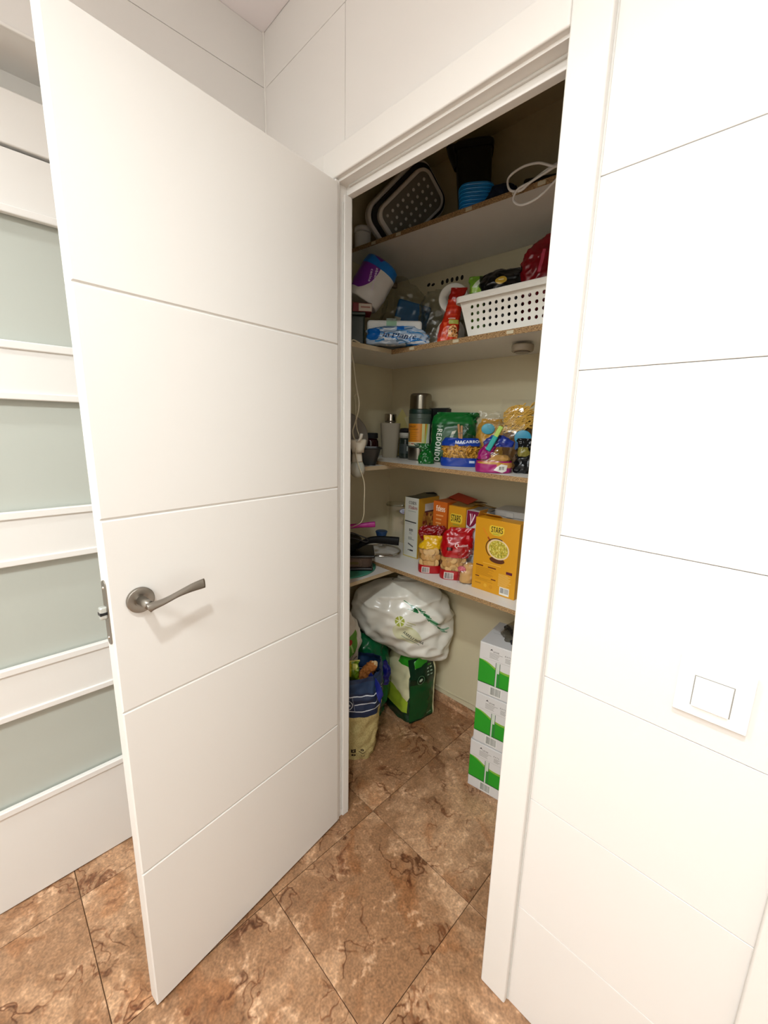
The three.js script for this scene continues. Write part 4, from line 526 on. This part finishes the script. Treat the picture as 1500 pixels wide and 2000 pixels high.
{ const t = thing('cookie_bag', 'cookie bag with a yellow folded top and red base', 'bag', [-0.082, S4, -0.560], 38);
  part(t, 'base_band', loft([[0, .044, .026], [.003, .051, .033], [.036, .051, .034]], { n: 2.6, top: false, wr: .002 }), mat('#fff', .3, { map: redBand })); cookies(t, 4, 3, .05, .034, .034, .108, .019);
  part(t, 'inner_fill', loft([[.03, .038, .016], [.1, .038, .016]], { n: 2.4 }), mat('#8a5f2e', .9)); part(t, 'window', loft([[.036, .051, .034], [.07, .052, .035], [.112, .049, .03]], { n: 2.6, top: false, bottom: false, wr: .002, wf: 30 }), film());
  part(t, 'yellow_fold', loft([[.108, .05, .031, 0, .001], [.12, .047, .028], [.14, .036, .016, .004], [.152, .04, .008, .006], [.16, .036, .002, .004]], { n: 2.5, bottom: false, wr: .006, wf: 32, seed: 5 }), mat('#d9a90f', .3)); part(t, 'red_fold', loft([[.128, .04, .012, .002, -.022], [.16, .05, .012, -.004, -.028], [.18, .054, .006, .004, -.032], [.196, .048, .001, .008, -.034]], { wr: .01, wf: 40, seed: 9 }), mat('#7c0a10', .25)); }
{ const t = thing('cookie_bag', 'large red cookie bag with white script lettering', 'bag', [0.032, S4, -0.578], 35);
  const tx = ctex(512, 512, (x, w, h) => { x.fillStyle = '#a60c14'; x.fillRect(0, 0, w, h); x.fillStyle = '#f1e2dc'; x.font = 'italic bold 92px serif'; x.save(); x.translate(196, 330); x.rotate(-.16); x.fillText('Q', 0, 0); x.font = 'italic bold 46px serif'; x.fillText('ualitas', 62, -4); x.restore(); x.fillStyle = '#3c0a0c'; x.fillRect(84, 330, 86, 60); x.fillStyle = '#6d5a58'; x.fillRect(106, 336, 40, 48); x.fillStyle = '#d4636a'; x.fillRect(380, 120, 44, 60); });
  part(t, 'base_band', loft([[0, .052, .03], [.003, .060, .038], [.04, .060, .039]], { n: 2.6, top: false, wr: .003 }), mat('#fff', .3, { map: redBand })); cookies(t, 5, 9, .06, .038, .038, .094, .0165);
  part(t, 'inner_fill', loft([[.03, .046, .018], [.1, .046, .018]], { n: 2.4 }), mat('#8a5f2e', .9)); part(t, 'window', loft([[.04, .060, .039], [.07, .061, .039], [.098, .061, .037]], { n: 2.6, top: false, bottom: false, wr: .002 }), film());
  part(t, 'red_body', loft([[.096, .061, .037], [.12, .064, .038, .002], [.155, .064, .034, .004], [.185, .062, .018, .006], [.2, .054, .006, .012], [.214, .046, .001, .024]], { n: 2.5, bottom: false, wr: .006, wf: 26, seed: 14 }), mat('#fff', .24, { map: tx })); }
{ const t = thing('bread_bag', 'crumpled clear bag with a pale roll between cookie bag and yellow carton', 'bag', [0.102, S4, -0.562], 33); part(t, 'bread_roll', loft([[.003, .018, .016], [.01, .026, .022], [.045, .027, .022, .004], [.075, .022, .018, .008], [.085, .008, .006, .01]], { n: 2.1, wr: .003, wf: 30 }), mat('#c79a5c', .8)); part(t, 'film', loft([[0, .024, .02], [.005, .031, .027], [.06, .033, .028, .002], [.1, .03, .022, -.004], [.135, .026, .014, -.01], [.155, .012, .004, -.016]], { wr: .01, wf: 40, seed: 19 }), film({ rough: .14 })); part(t, 'pink_print', loft([[.055, .012, .004, -.02, .02], [.065, .016, .005, -.02, .02], [.075, .01, .003, -.02, .018]], { wr: .004, wf: 60 }), mat('#c25a64', .4)); }
// pans on the left
const S4b = 0.7825;
{ const t = thing('trivet_mat', 'round teal trivet under the roasting tin', 'trivet', [-0.42, S4b, -0.335]); part(t, 'disc', lathe([[0, 0], [.158, 0], [.162, .002], [.162, .005], [.158, .007], [.13, .008], [0, .008]], 80), mat('#3f8a72', .6)); }
{ const t = thing('roasting_tin', 'square dark brown patterned tin on the teal trivet', 'tin', [-0.385, S4b + .0085, -0.372], 49);
  const tx = ctex(512, 160, (x, w, h) => { x.fillStyle = '#4e3d33'; x.fillRect(0, 0, w, h); const r = rngOf(8); for (let i = 0; i < 500; i++) { x.fillStyle = ['#5f4b3e', '#3d2f28', '#6a5546'][Math.floor(r() * 3)]; x.fillRect(r() * w, r() * h, 4, 4); } x.strokeStyle = '#806654'; x.lineWidth = 6; x.strokeRect(150, 40, 220, 90); x.strokeRect(170, 58, 180, 56); x.fillStyle = '#5d4f22'; x.fillRect(180, 66, 160, 40); });
  part(t, 'foot', (() => { const g = rbox(.19, .014, .16, .006, 3); g.translate(0, .007, 0); return g; })(), M.black); part(t, 'body', loft([[.013, .084, .07], [.016, .088, .074], [.058, .094, .08], [.06, .092, .078]], { n: 8, nu: 72 }), mat('#fff', .45, { map: tx })); part(t, 'lid', (() => { const g = rbox(.205, .012, .176, .005, 3); g.translate(0, .066, 0); return g; })(), M.black); }
{ const t = thing('frying_pan', 'black frying pan with a long curved handle on the tin', 'pan'); const b = S4b + .0085 + .073; part(t, 'body', lathe([[0, 0], [.085, 0], [.09, .003], [.112, .045], [.115, .047], [.113, .048], [.088, .006], [0, .004]], 64), mat('#0c120f', .3), [-.435, b, -.325]);
  part(t, 'handle', sweep([[-.372, b + .012, -.392], [-.352, b + .030, -.41], [-.325, b + .046, -.432], [-.29, b + .05, -.462], [-.255, b + .048, -.492], [-.228, b + .046, -.515]], (v) => .013 + .006 * sstep(.1, .9, v), (v) => .010 + .004 * v, 40, 16), mat('#08090a', .55, { specularIntensity: .45 })); }
{ const t = thing('wire_strainer', 'thin black wire loop handle above the frying pan', 'strainer'); part(t, 'wire_loop', tube([[-.39, .953, -.30], [-.345, .955, -.338], [-.322, .944, -.362], [-.297, .925, -.392], [-.300, .915, -.388], [-.332, .929, -.352], [-.36, .934, -.325], [-.40, .93, -.30]], .0028, 60), M.black); part(t, 'mesh_bowl', lathe([[0, -.06], [.03, -.055], [.055, -.035], [.068, -.004], [.07, 0], [.066, 0], [.052, -.033], [0, -.057]], 40), mat('#3a332a', .5, { metalness: .6 }), [-.455, .965, -.28]); }
{ const t = thing('saucepan', 'magenta handled small pan stacked at the far left', 'pan'); part(t, 'body', lathe([[0, 0], [.06, 0], [.066, .004], [.068, .07], [.071, .073], [.066, .073], [.063, .008], [0, .006]], 56), mat('#5a2036', .35), [-.445, .9655, -.27]); part(t, 'handle', sweep([[-.40, .978, -.305], [-.364, .980, -.343], [-.33, .985, -.378], [-.305, .9885, -.408], [-.291, .99, -.426]], (v) => .0095 + .003 * sstep(.4, .9, v), () => .009, 40, 16), mat('#b01a86', .35)); part(t, 'lid', lathe([[0, .082], [.05, .08], [.07, .0755], [.07, .074], [0, .074]], 48), mat('#4b4038', .3), [-.445, .9655, -.27]); part(t, 'lid_knob', lathe([[0, .112], [.012, .11], [.016, .1], [.008, .09], [.008, .08]], 24), mat('#b5975a', .4, { metalness: .8 }), [-.445, .9655, -.27]); }
{ const t = thing('glass_lid', 'glass pan lid with a blue knob lying on the shelf', 'lid', [-0.425, S4, -0.60]); part(t, 'glass', lathe([[.094, .008], [.085, .024], [.06, .043], [.03, .052], [0, .054], [0, .051], [.03, .049], [.06, .040], [.083, .021], [.092, .008]], 72), film({ rough: .05 })); part(t, 'steel_rim', lathe([[.094, .001], [.0985, .003], [.0985, .009], [.094, .011], [.092, .006], [.094, .001]], 72), M.chrome); part(t, 'knob', lathe([[0, .054], [.016, .054], [.018, .060], [.028, .098], [.030, .104], [.027, .107], [0, .107]], 40), mat('#1f4470', .35)); }
{ const t = thing('clear_container', 'tall clear ribbed plastic container with an oval label', 'container', [-0.44, S4, -0.735], 40); part(t, 'body', loft([[0, .045, .035], [.005, .052, .04], [.2, .058, .046], [.22, .06, .048]], { n: 4, top: false, bottom: false, nu: 72 }), film({ rough: .06 })); for (let i = 0; i < 4; i++) part(t, 'rib', rbox(.003, .185, .003, .001), film({ rough: .1 }), [-.042 + i * .026, .1, .0435]); part(t, 'rim', loft([[.218, .061, .049], [.221, .063, .051], [.226, .063, .051], [.228, .06, .048]], { n: 4, nv: 10, nu: 72 }), film({ rough: .1, color: '#e2e3da' }));
  part(t, 'oval_label', (() => { const s = new THREE.Shape(); s.absellipse(0, 0, .024, .014, 0, Math.PI * 2); const g = new THREE.ExtrudeGeometry(s, { depth: .0008, bevelEnabled: false, curveSegments: 28 }); const uv = g.attributes.uv, p = g.attributes.position; for (let i = 0; i < uv.count; i++) uv.setXY(i, p.getX(i) / .048 + .5, p.getY(i) / .028 + .5); return g; })(), mat('#fff', .5, { map: ctex(128, 80, (x, w, h) => { x.fillStyle = '#3b4f9c'; x.fillRect(0, 0, w, h); x.fillStyle = '#e6e8ee'; x.beginPath(); x.ellipse(64, 40, 58, 34, 0, 0, 7); x.fill(); lines(x, 24, 24, 80, 3, 14, 6, '#6a7ab8', 3); x.fillStyle = '#a03a3a'; x.fillRect(40, 60, 50, 5); }) }), [.032, .196, .052]); }

// ---------------------------------------------------------------- pantry floor
{ const t = thing('shopping_bag', 'woven straw-coloured shopping bag with a navy printed top band', 'bag', [-0.262, 0.0005, -0.252], 41);
  const tx = ctex(640, 1000, (x, w, h) => { x.fillStyle = '#cdbd84'; x.fillRect(0, 0, w, h); const r = rngOf(5); for (let j = 0; j < h; j += 8) for (let i = 0; i < w; i += 8) { const k = r(); x.fillStyle = `rgba(${k > .5 ? '240,222,150' : '120,98,44'},${.10 + .22 * r()})`; x.fillRect(i, j, (i + j) % 16 ? 7 : 3, 7); } x.fillStyle = '#13284a'; x.fillRect(0, 0, w, 430); x.fillStyle = '#1b3a60'; x.fillRect(0, 30, w, 130); x.strokeStyle = '#d9dee6'; x.lineWidth = 11; for (const [Y, X] of [[196, 0], [290, 420], [366, 0]]) { x.beginPath(); x.moveTo(X, Y); x.lineTo(w, Y - 10); x.stroke(); } x.lineWidth = 7; x.beginPath(); x.arc(335, 286, 66, 0, 7); x.stroke(); x.strokeStyle = '#8d97ad'; x.lineWidth = 5; x.beginPath(); x.moveTo(400, 196); x.lineTo(424, 366); x.stroke(); x.fillStyle = '#eceff4'; x.font = 'bold 40px sans-serif'; x.fillText('ideas', 283, 300); x.fillRect(282, 250, 30, 8);
    x.strokeStyle = '#2a2013'; x.fillStyle = '#2a2013'; const ix = 384, iy = 850; x.fillRect(ix, iy, 44, 40); x.fillStyle = '#cdbd84'; x.beginPath(); x.moveTo(ix + 16, iy + 10); x.lineTo(ix + 34, iy + 20); x.lineTo(ix + 16, iy + 30); x.fill(); x.fillStyle = '#2a2013'; x.lineWidth = 7; x.beginPath(); x.arc(ix + 22, iy + 84, 21, 0, 7); x.fill(); x.fillStyle = '#cdbd84'; x.font = 'bold 34px sans-serif'; x.fillText('f', ix + 17, iy + 96); x.fillStyle = '#2a2013'; x.lineWidth = 8; x.beginPath(); x.arc(ix + 100, iy + 10, 9, 0, 7); x.stroke(); x.beginPath(); x.moveTo(ix + 72, iy + 30); x.lineTo(ix + 104, iy + 52); x.lineTo(ix + 128, iy + 34); x.stroke(); x.beginPath(); x.moveTo(ix + 84, iy + 72); x.quadraticCurveTo(ix + 96, iy + 112, ix + 126, iy + 74); x.lineTo(ix + 112, iy + 102); x.lineTo(ix + 84, iy + 72); x.fill(); });
  const rimLift = (p) => { const k = sstep(.30, .42, p[1]); return [p[0], p[1] + k * (p[0] * .18 - .02), p[2]]; };
  part(t, 'bag', loft([[0, .112, .075], [.004, .118, .082], [.06, .126, .09], [.18, .138, .104], [.28, .146, .112], [.34, .146, .112], [.40, .142, .108], [.402, .139, .105], [.33, .14, .105], [.26, .136, .102]], { n: 3.2, nu: 88, nv: 70, top: false, wr: .013, wf: 15, seed: 71, deform: rimLift }), mat('#fff', .55, { map: tx }));
  part(t, 'handle_strap', sweep([[.10, .40, .06], [.135, .37, .085], [.150, .31, .088], [.150, .275, .075]], () => .014, () => .0015, 24, 10), mat('#10207a', .5));
  // band print keeps its height: rescale v to the outer skin only
  { const g = t.children[0].geometry, uv = g.attributes.uv, p = g.attributes.position; for (let i = 0; i < uv.count; i++) { const k = sstep(.30, .42, p.getY(i)); const y = p.getY(i) - k * (p.getX(i) * .18 - .02) * .9; uv.setY(i, clamp(y / .402, 0.002, .998)); } } }
{ const t = thing('crisps_bag', 'yellow and green crisps packet in the shopping bag', 'packet', [-0.222, 0.352, -0.238], 40); part(t, 'packet', loft([[0, .022, .012], [.01, .03, .018], [.05, .03, .016], [.075, .02, .006, .006], [.09, .024, .001, .01]], { wr: .009, wf: 40, seed: 5 }), mat('#fff', .25, { map: ctex(64, 64, (x, w, h) => { x.fillStyle = '#6c8f1a'; x.fillRect(0, 0, w, h); x.fillStyle = '#cbb92c'; x.fillRect(0, 0, 30, 44); x.fillStyle = '#dfe07a'; x.fillRect(34, 6, 20, 20); }) })); part(t, 'crimped_edge', rbox(.046, .008, .001, .0004), mat('#cfc96a', .3), [.012, .09, .001], [0, R(10), R(6)]); }
{ const t = thing('bread_loaf', 'brown crusty bread end in the shopping bag', 'bread', [-0.205, 0.355, -0.285]); t.rotation.set(0, R(40), R(-38), 'YXZ'); part(t, 'crust', loft([[-.03, .012, .012], [-.02, .02, .018], [.03, .024, .02], [.075, .02, .016], [.09, .008, .006]], { n: 2.1, wr: .008, wf: 40, seed: 8 }), mat('#a9672a', .75)); part(t, 'torn_end', loft([[.074, .016, .013], [.088, .012, .01], [.096, .004, .003]], { n: 2.1, wr: .006, wf: 60 }), mat('#d7b98a', .9)); }
{ const t = thing('bread_roll', 'small pale bread roll at the left in the shopping bag', 'bread', [-0.235, 0.345, -0.195], 40); part(t, 'crust', loft([[0, .012, .012], [.008, .026, .02], [.03, .028, .022], [.042, .012, .01]], { n: 2.1, wr: .005, wf: 40, seed: 18 }), mat('#b98a52', .8)); part(t, 'split', loft([[.036, .014, .003], [.043, .015, .003], [.046, .008, .001]], { n: 2.1, wr: .002 }), mat('#dcc49a', .9)); }
{ const t = thing('produce_bag', 'white bag with green and red print at the left edge', 'bag', [-0.318, 0.36, -0.232], 62); const tx = ctex(256, 512, (x, w, h) => { x.fillStyle = '#cfc9bd'; x.fillRect(0, 0, w, h); x.fillStyle = '#5b9436'; x.beginPath(); x.moveTo(150, 270); x.lineTo(232, 170); x.lineTo(250, 330); x.lineTo(150, 450); x.fill(); x.strokeStyle = '#a9c47e'; x.lineWidth = 9; x.beginPath(); x.moveTo(200, 240); x.lineTo(222, 350); x.stroke(); x.fillStyle = '#a4312a'; x.beginPath(); x.ellipse(190, 262, 24, 30, .4, 0, 7); x.fill(); x.fillStyle = '#7e6258'; x.save(); x.translate(140, 470); x.rotate(-.7); x.fillRect(0, 0, 130, 14); x.restore(); });
  part(t, 'bag', loft([[0, .06, .03, -.02], [.03, .09, .045, -.006], [.12, .108, .055], [.2, .1, .05, -.005], [.26, .08, .035, -.02], [.3, .05, .012, -.03]], { wr: .01, wf: 18, seed: 83 }), mat('#fff', .4, { map: tx })); part(t, 'hem', tube([[-.05, .012, .035], [.02, .04, .055], [.07, .09, .05], [.1, .15, .03]], .003, 30, 6), mat('#b9a79a', .5)); }
{ const t = thing('rubbish_bag', 'shiny dark green tied plastic bag behind the shopping bag', 'bag', [-0.405, 0.0005, -0.465], 46); const gm = mat('#0a6238', .18);
  part(t, 'bag', loft([[0, .09, .08], [.01, .11, .095], [.12, .135, .115], [.25, .135, .115], [.34, .12, .10], [.40, .09, .07], [.43, .04, .03, .02]], { n: 2.3, wr: .014, wf: 13, seed: 91, nu: 72 }), gm); part(t, 'knot', loft([[.37, .014, .012, .115, .02], [.39, .02, .014, .118, .02], [.405, .01, .008, .122, .02], [.425, .02, .01, .112, .02], [.435, .016, .002, .105, .02]], { wr: .006, wf: 60 }), gm); part(t, 'blue_patch', loft([[.19, .03, .012, .10, .075], [.26, .035, .014, .105, .07], [.31, .02, .008, .10, .068]], { wr: .006, wf: 30 }), mat('#0d1470', .3)); }
{ const t = thing('printed_sack', 'dark green and lime printed sack standing on the pantry floor', 'sack', [-0.250, 0.0005, -0.648], -11);
  const tx = ctex(512, 512, (x, w, h) => { x.fillStyle = '#04301a'; x.fillRect(0, 0, w, h); x.fillStyle = '#d3cfa6'; x.beginPath(); x.moveTo(0, 0); x.lineTo(512, 0); x.lineTo(470, 160); x.lineTo(490, 300); x.lineTo(440, 420); x.lineTo(0, 420); x.fill(); x.fillStyle = '#9fba34'; x.beginPath(); x.moveTo(0, 300); x.quadraticCurveTo(220, 220, 480, 340); x.lineTo(470, 440); x.lineTo(0, 420); x.fill(); x.fillStyle = '#2d8a1e'; x.fillRect(260, 0, 240, 80); x.fillStyle = '#c8cf7a'; x.fillRect(60, 280, 60, 60); });
  const tx2 = ctex(256, 512, (x, w, h) => { x.fillStyle = '#032a17'; x.fillRect(0, 0, w, h); x.fillStyle = '#0b4a22'; x.fillRect(0, 200, w, 300); x.strokeStyle = '#5b7a5a'; x.lineWidth = 5; x.beginPath(); x.arc(96, 170, 34, 0, 7); x.stroke(); x.fillStyle = '#c4d2bc'; x.beginPath(); x.ellipse(96, 170, 18, 11, -.3, 0, 7); x.fill(); x.fillStyle = '#8fa38a'; for (let i = 0; i < 6; i++) x.fillRect(160 + (i % 2) * 34, 90 + Math.floor(i / 2) * 26, 22, 10); x.fillStyle = '#5c7a5e'; x.fillRect(170, 470, 50, 12); x.fillStyle = '#d6d2a8'; x.fillRect(240, 60, 16, 452); });
  part(t, 'sack', loft([[0, .098, .085], [.006, .104, .09], [.12, .108, .094], [.24, .104, .085], [.31, .098, .06], [.335, .09, .03]], { n: 4.5, wr: .008, wf: 15, seed: 95, nu: 80 }), mat('#fff', .25, { map: tx }));
  part(t, 'side_panel', (() => { const g = new THREE.PlaneGeometry(.155, .325, 14, 20), p = g.attributes.position; for (let i = 0; i < p.count; i++) { const y = p.getY(i) / .325 + .5, k = p.getX(i) / .155; p.setZ(i, .010 * (1 - 4 * k * k) + .006 * nz(p.getX(i) * 22, y * 8, 4) - .022 * sstep(.72, 1, y)); } g.computeVertexNormals(); return g; })(), mat('#fff', .2, { map: tx2 }), [.106, .166, 0.0], [0, Math.PI / 2, 0]); }
{ const t = thing('carrier_bag', 'big stuffed white carrier bag with green print under the lowest shelf', 'bag', [-0.278, 0, -0.605], 42);
  const tx = ctex(1024, 800, (x, w, h) => { x.fillStyle = '#e9e6da'; x.fillRect(0, 0, w, h); x.fillStyle = 'rgba(205,205,150,.55)'; x.beginPath(); x.ellipse(470, 430, 150, 80, .5, 0, 7); x.fill(); x.fillStyle = '#a3ae2e'; x.beginPath(); x.arc(398, 300, 46, 0, 7); x.fill(); x.strokeStyle = '#eef0cf'; x.lineWidth = 9; for (let a = 0; a < 3; a++) { x.beginPath(); x.moveTo(398 + 50 * Math.cos(a * 1.05 + .3), 300 + 50 * Math.sin(a * 1.05 + .3)); x.lineTo(398 - 50 * Math.cos(a * 1.05 + .3), 300 - 50 * Math.sin(a * 1.05 + .3)); x.stroke(); } x.save(); x.translate(470, 300); x.rotate(.45); lines(x, 0, 0, 110, 3, 22, 8, '#c7c98c', 3); x.restore(); x.save(); x.translate(430, 420); x.rotate(.56); x.fillStyle = '#4b5346'; x.font = 'bold 38px sans-serif'; x.fillText('AMELI NORA', 0, 0); x.fillStyle = '#8fa58a'; x.fillRect(0, 18, 210, 6); x.restore(); const r = rngOf(7); x.lineCap = 'round'; for (let i = 0; i < 26; i++) { x.strokeStyle = ['#1f6a3a', '#2d7d4a', '#8cb69a', '#155a2c'][Math.floor(r() * 4)]; x.lineWidth = 5 + r() * 10; const k = r(), X = 430 + k * 400, Y = 130 + k * k * 270 + r() * 70; x.beginPath(); x.moveTo(X, Y); x.lineTo(X + 30 + r() * 60, Y + 10 + r() * 40); x.stroke(); } });
  const m = mat('#fff', .22, { map: tx });
  part(t, 'bag', loft([[.297, .03, .025, .17], [.312, .10, .07, .12], [.36, .155, .105, .085], [.43, .215, .125, .03], [.5, .243, .135, 0], [.57, .238, .13, -.002], [.63, .205, .105, -.01], [.675, .13, .07, 0], [.695, .06, .03, .02]], { n: 2.25, nu: 110, nv: 80, wr: .021, wf: 8, wy: 1.5, seed: 101 }), m);
  part(t, 'handle_loop', loft([[.63, .04, .03, .13, -.03], [.66, .055, .03, .125, -.03], [.685, .06, .02, .12, -.035], [.70, .045, .004, .11, -.04]], { wr: .012, wf: 24, seed: 4 }), mat('#e9e6da', .35)); part(t, 'handle_loop', loft([[.64, .04, .03, .03, -.01], [.68, .05, .03, .03, -.015], [.705, .04, .006, .02, -.02]], { wr: .012, wf: 24, seed: 6 }), mat('#e9e6da', .35)); }
// milk crates
{ const tx = ctex(1024, 800, (x, w, h) => { // front 0..700, top 700..1024
    x.fillStyle = '#d9d6d3'; x.fillRect(0, 0, w, h); x.fillStyle = '#86b53a'; x.beginPath(); x.moveTo(0, 265); x.quadraticCurveTo(110, 250, 250, 320); x.quadraticCurveTo(450, 400, 700, 330); x.lineTo(700, 620); x.lineTo(0, 620); x.fill(); x.fillStyle = '#219a1e'; x.beginPath(); x.moveTo(0, 265); x.quadraticCurveTo(130, 280, 270, 360); x.quadraticCurveTo(470, 420, 700, 380); x.lineTo(700, 620); x.lineTo(0, 620); x.fill(); x.fillStyle = '#0c5a1e'; x.fillRect(0, 612, 700, 14); x.fillStyle = '#c9d0c2'; x.fillRect(292, 250, 24, 420); x.fillStyle = '#3d5a44'; x.fillRect(284, 250, 9, 380); x.fillRect(352, 250, 9, 380); x.fillStyle = '#1d8a2a'; x.fillRect(318, 410, 32, 200); x.fillStyle = '#d0d6c8'; x.fillRect(318, 250, 32, 160); x.fillStyle = '#2b2b2b'; x.beginPath(); x.moveTo(172, 92); x.lineTo(200, 60); x.lineTo(222, 92); x.lineTo(200, 84); x.fill(); x.font = 'bold 34px sans-serif'; x.fillStyle = '#77736e'; x.fillText('LECHE', 224, 110); x.fillText('6 x 1 L', 420, 120); lines(x, 170, 124, 220, 5, 18, 8, '#a5a19c', 4); lines(x, 430, 140, 120, 4, 18, 8, '#a09c96', 6); x.fillStyle = '#b9b5b0'; x.fillRect(60, 232, 600, 4); x.fillStyle = '#e8e6e0'; x.fillRect(212, 640, 200, 140); bars(x, 226, 652, 170, 116, 8, '#5a6058');
    x.fillStyle = '#c9c7c6'; x.fillRect(700, 0, 324, h); x.fillStyle = '#4a4644'; x.font = 'bold 60px sans-serif'; x.save(); x.translate(790, 160); x.fillText('Entera', 0, 0); x.restore(); lines(x, 760, 210, 220, 6, 26, 12, '#9c9a9a', 4); x.fillStyle = '#a8a7a4'; x.fillRect(730, 420, 260, 8); });
  const m = mat('#fff', .5, { map: tx });
  const mk = (label, pos, yaw) => { const t = thing('milk_crate', label, 'carton', pos, yaw, 'stack of green and white milk cartons'); part(t, 'carton', carton(.16, .209, .195, { front: [0, 0, 700 / 1024, 1], top: [702 / 1024, 0, 1, 1], rest: [.01, .94, .03, .98] }), m);
    part(t, 'front_flap', (() => { const g = chip(.156, .204, .0016, .0008); const uv = g.attributes.uv, p = g.attributes.position; for (let i = 0; i < uv.count; i++) uv.setXY(i, clamp(p.getX(i) / .16 + .5, .005, .995) * 700 / 1024, p.getY(i) / .209 + .5); return g; })(), m, [0, .1045, .0977]); return t; };
  const c = (x, z, yaw) => [x + .08 * Math.cos(R(yaw)) - .0975 * Math.sin(R(yaw)), z - .08 * Math.sin(R(yaw)) - .0975 * Math.cos(R(yaw))];
  const put = (label, y, x, z, yaw) => { const [X, Z] = c(x, z, yaw); mk(label, [X, y, Z], yaw); };
  put('green and white milk carton, the bottom one of the stack', 0.0005, .229, -.474, 8); put('green and white milk carton, the middle one of the stack', .211, .236, -.478, 8); put('green and white milk carton, the top one of the stack', .4215, .236, -.479, 9); }
{ const t = thing('strap', 'black strap lying on crumpled grey film on the top milk carton', 'strap', [0.345, 0.6315, -0.59]); part(t, 'strap', sweep([[-.09, .008, -.03], [-.06, .03, -.005], [-.02, .012, .012], [.02, .045, 0], [.05, .03, -.02], [.09, .04, -.03]], () => .009, () => .002, 60, 10), M.blackMatte); part(t, 'strap', sweep([[-.02, .005, .05], [.01, .022, .055], [.05, .02, .04], [.09, .03, .03]], () => .009, () => .002, 40, 10), M.blackMatte); part(t, 'grey_film', loft([[0, .09, .06, .02, -.01], [.02, .1, .07, .02, -.02], [.05, .08, .05, .03, -.03], [.085, .04, .02, .05, -.04]], { wr: .014, wf: 26, seed: 7 }), film({ rough: .2, color: '#d9d7d0' })); }


// ---------------------------------------------------------------- unseen ceiling downlights, added fill panel
LAMPS.forEach(([x, z, I], i) => {
  const t = thing('unseen_ceiling_light', ['recessed round ceiling light out of view nearest the pantry doorway, lighting the open door and shelves', 'recessed round ceiling light out of view nearest the glazed door, lighting the switch from the left'][i], 'light', [x, CEIL, z]);
  part(t, 'rim', lathe([[0.06, -0.001], [0.082, -0.001], [0.085, -0.004], [0.078, -0.008], [0.06, -0.006]]), M.gloss);
  part(t, 'diffuser', lathe([[0, -0.004], [0.06, -0.004], [0.06, -0.003], [0, -0.003]]), mat('#ffffff', .5, { emissive: LAMP_COLOR, emissiveIntensity: 3 }));
  const s = new THREE.SpotLight(LAMP_COLOR, I, 0, R(78), 0.5, 2); s.position.set(0, -0.012, 0); s.target.position.set(0, -1, 0); s.castShadow = true; s.shadow.radius = 3; t.add(s, s.target);
});
{
  const [x, z, S, I] = FILL_PANEL, t = thing('added_fill_panel', 'added square ceiling fill panel out of view, brightening the room and pantry', 'light', [x, CEIL, z]);
  part(t, 'frame', merge([rb(-S / 2 - .02, S / 2 + .02, -.014, -.0005, -S / 2 - .02, -S / 2), rb(-S / 2 - .02, S / 2 + .02, -.014, -.0005, S / 2, S / 2 + .02), rb(-S / 2 - .02, -S / 2, -.014, -.0005, -S / 2, S / 2), rb(S / 2, S / 2 + .02, -.014, -.0005, -S / 2, S / 2)]), M.gloss);
  part(t, 'diffuser', box(-S / 2, S / 2, -.010, -.002, -S / 2, S / 2), mat('#ffffff', 0.5, { emissive: LAMP_COLOR, emissiveIntensity: 2 }));
  const s = new THREE.RectAreaLight(LAMP_COLOR, I, S, S); s.position.set(0, -.0125, 0); s.rotation.x = -Math.PI / 2; t.add(s);
}
renderer.render(scene, camera);
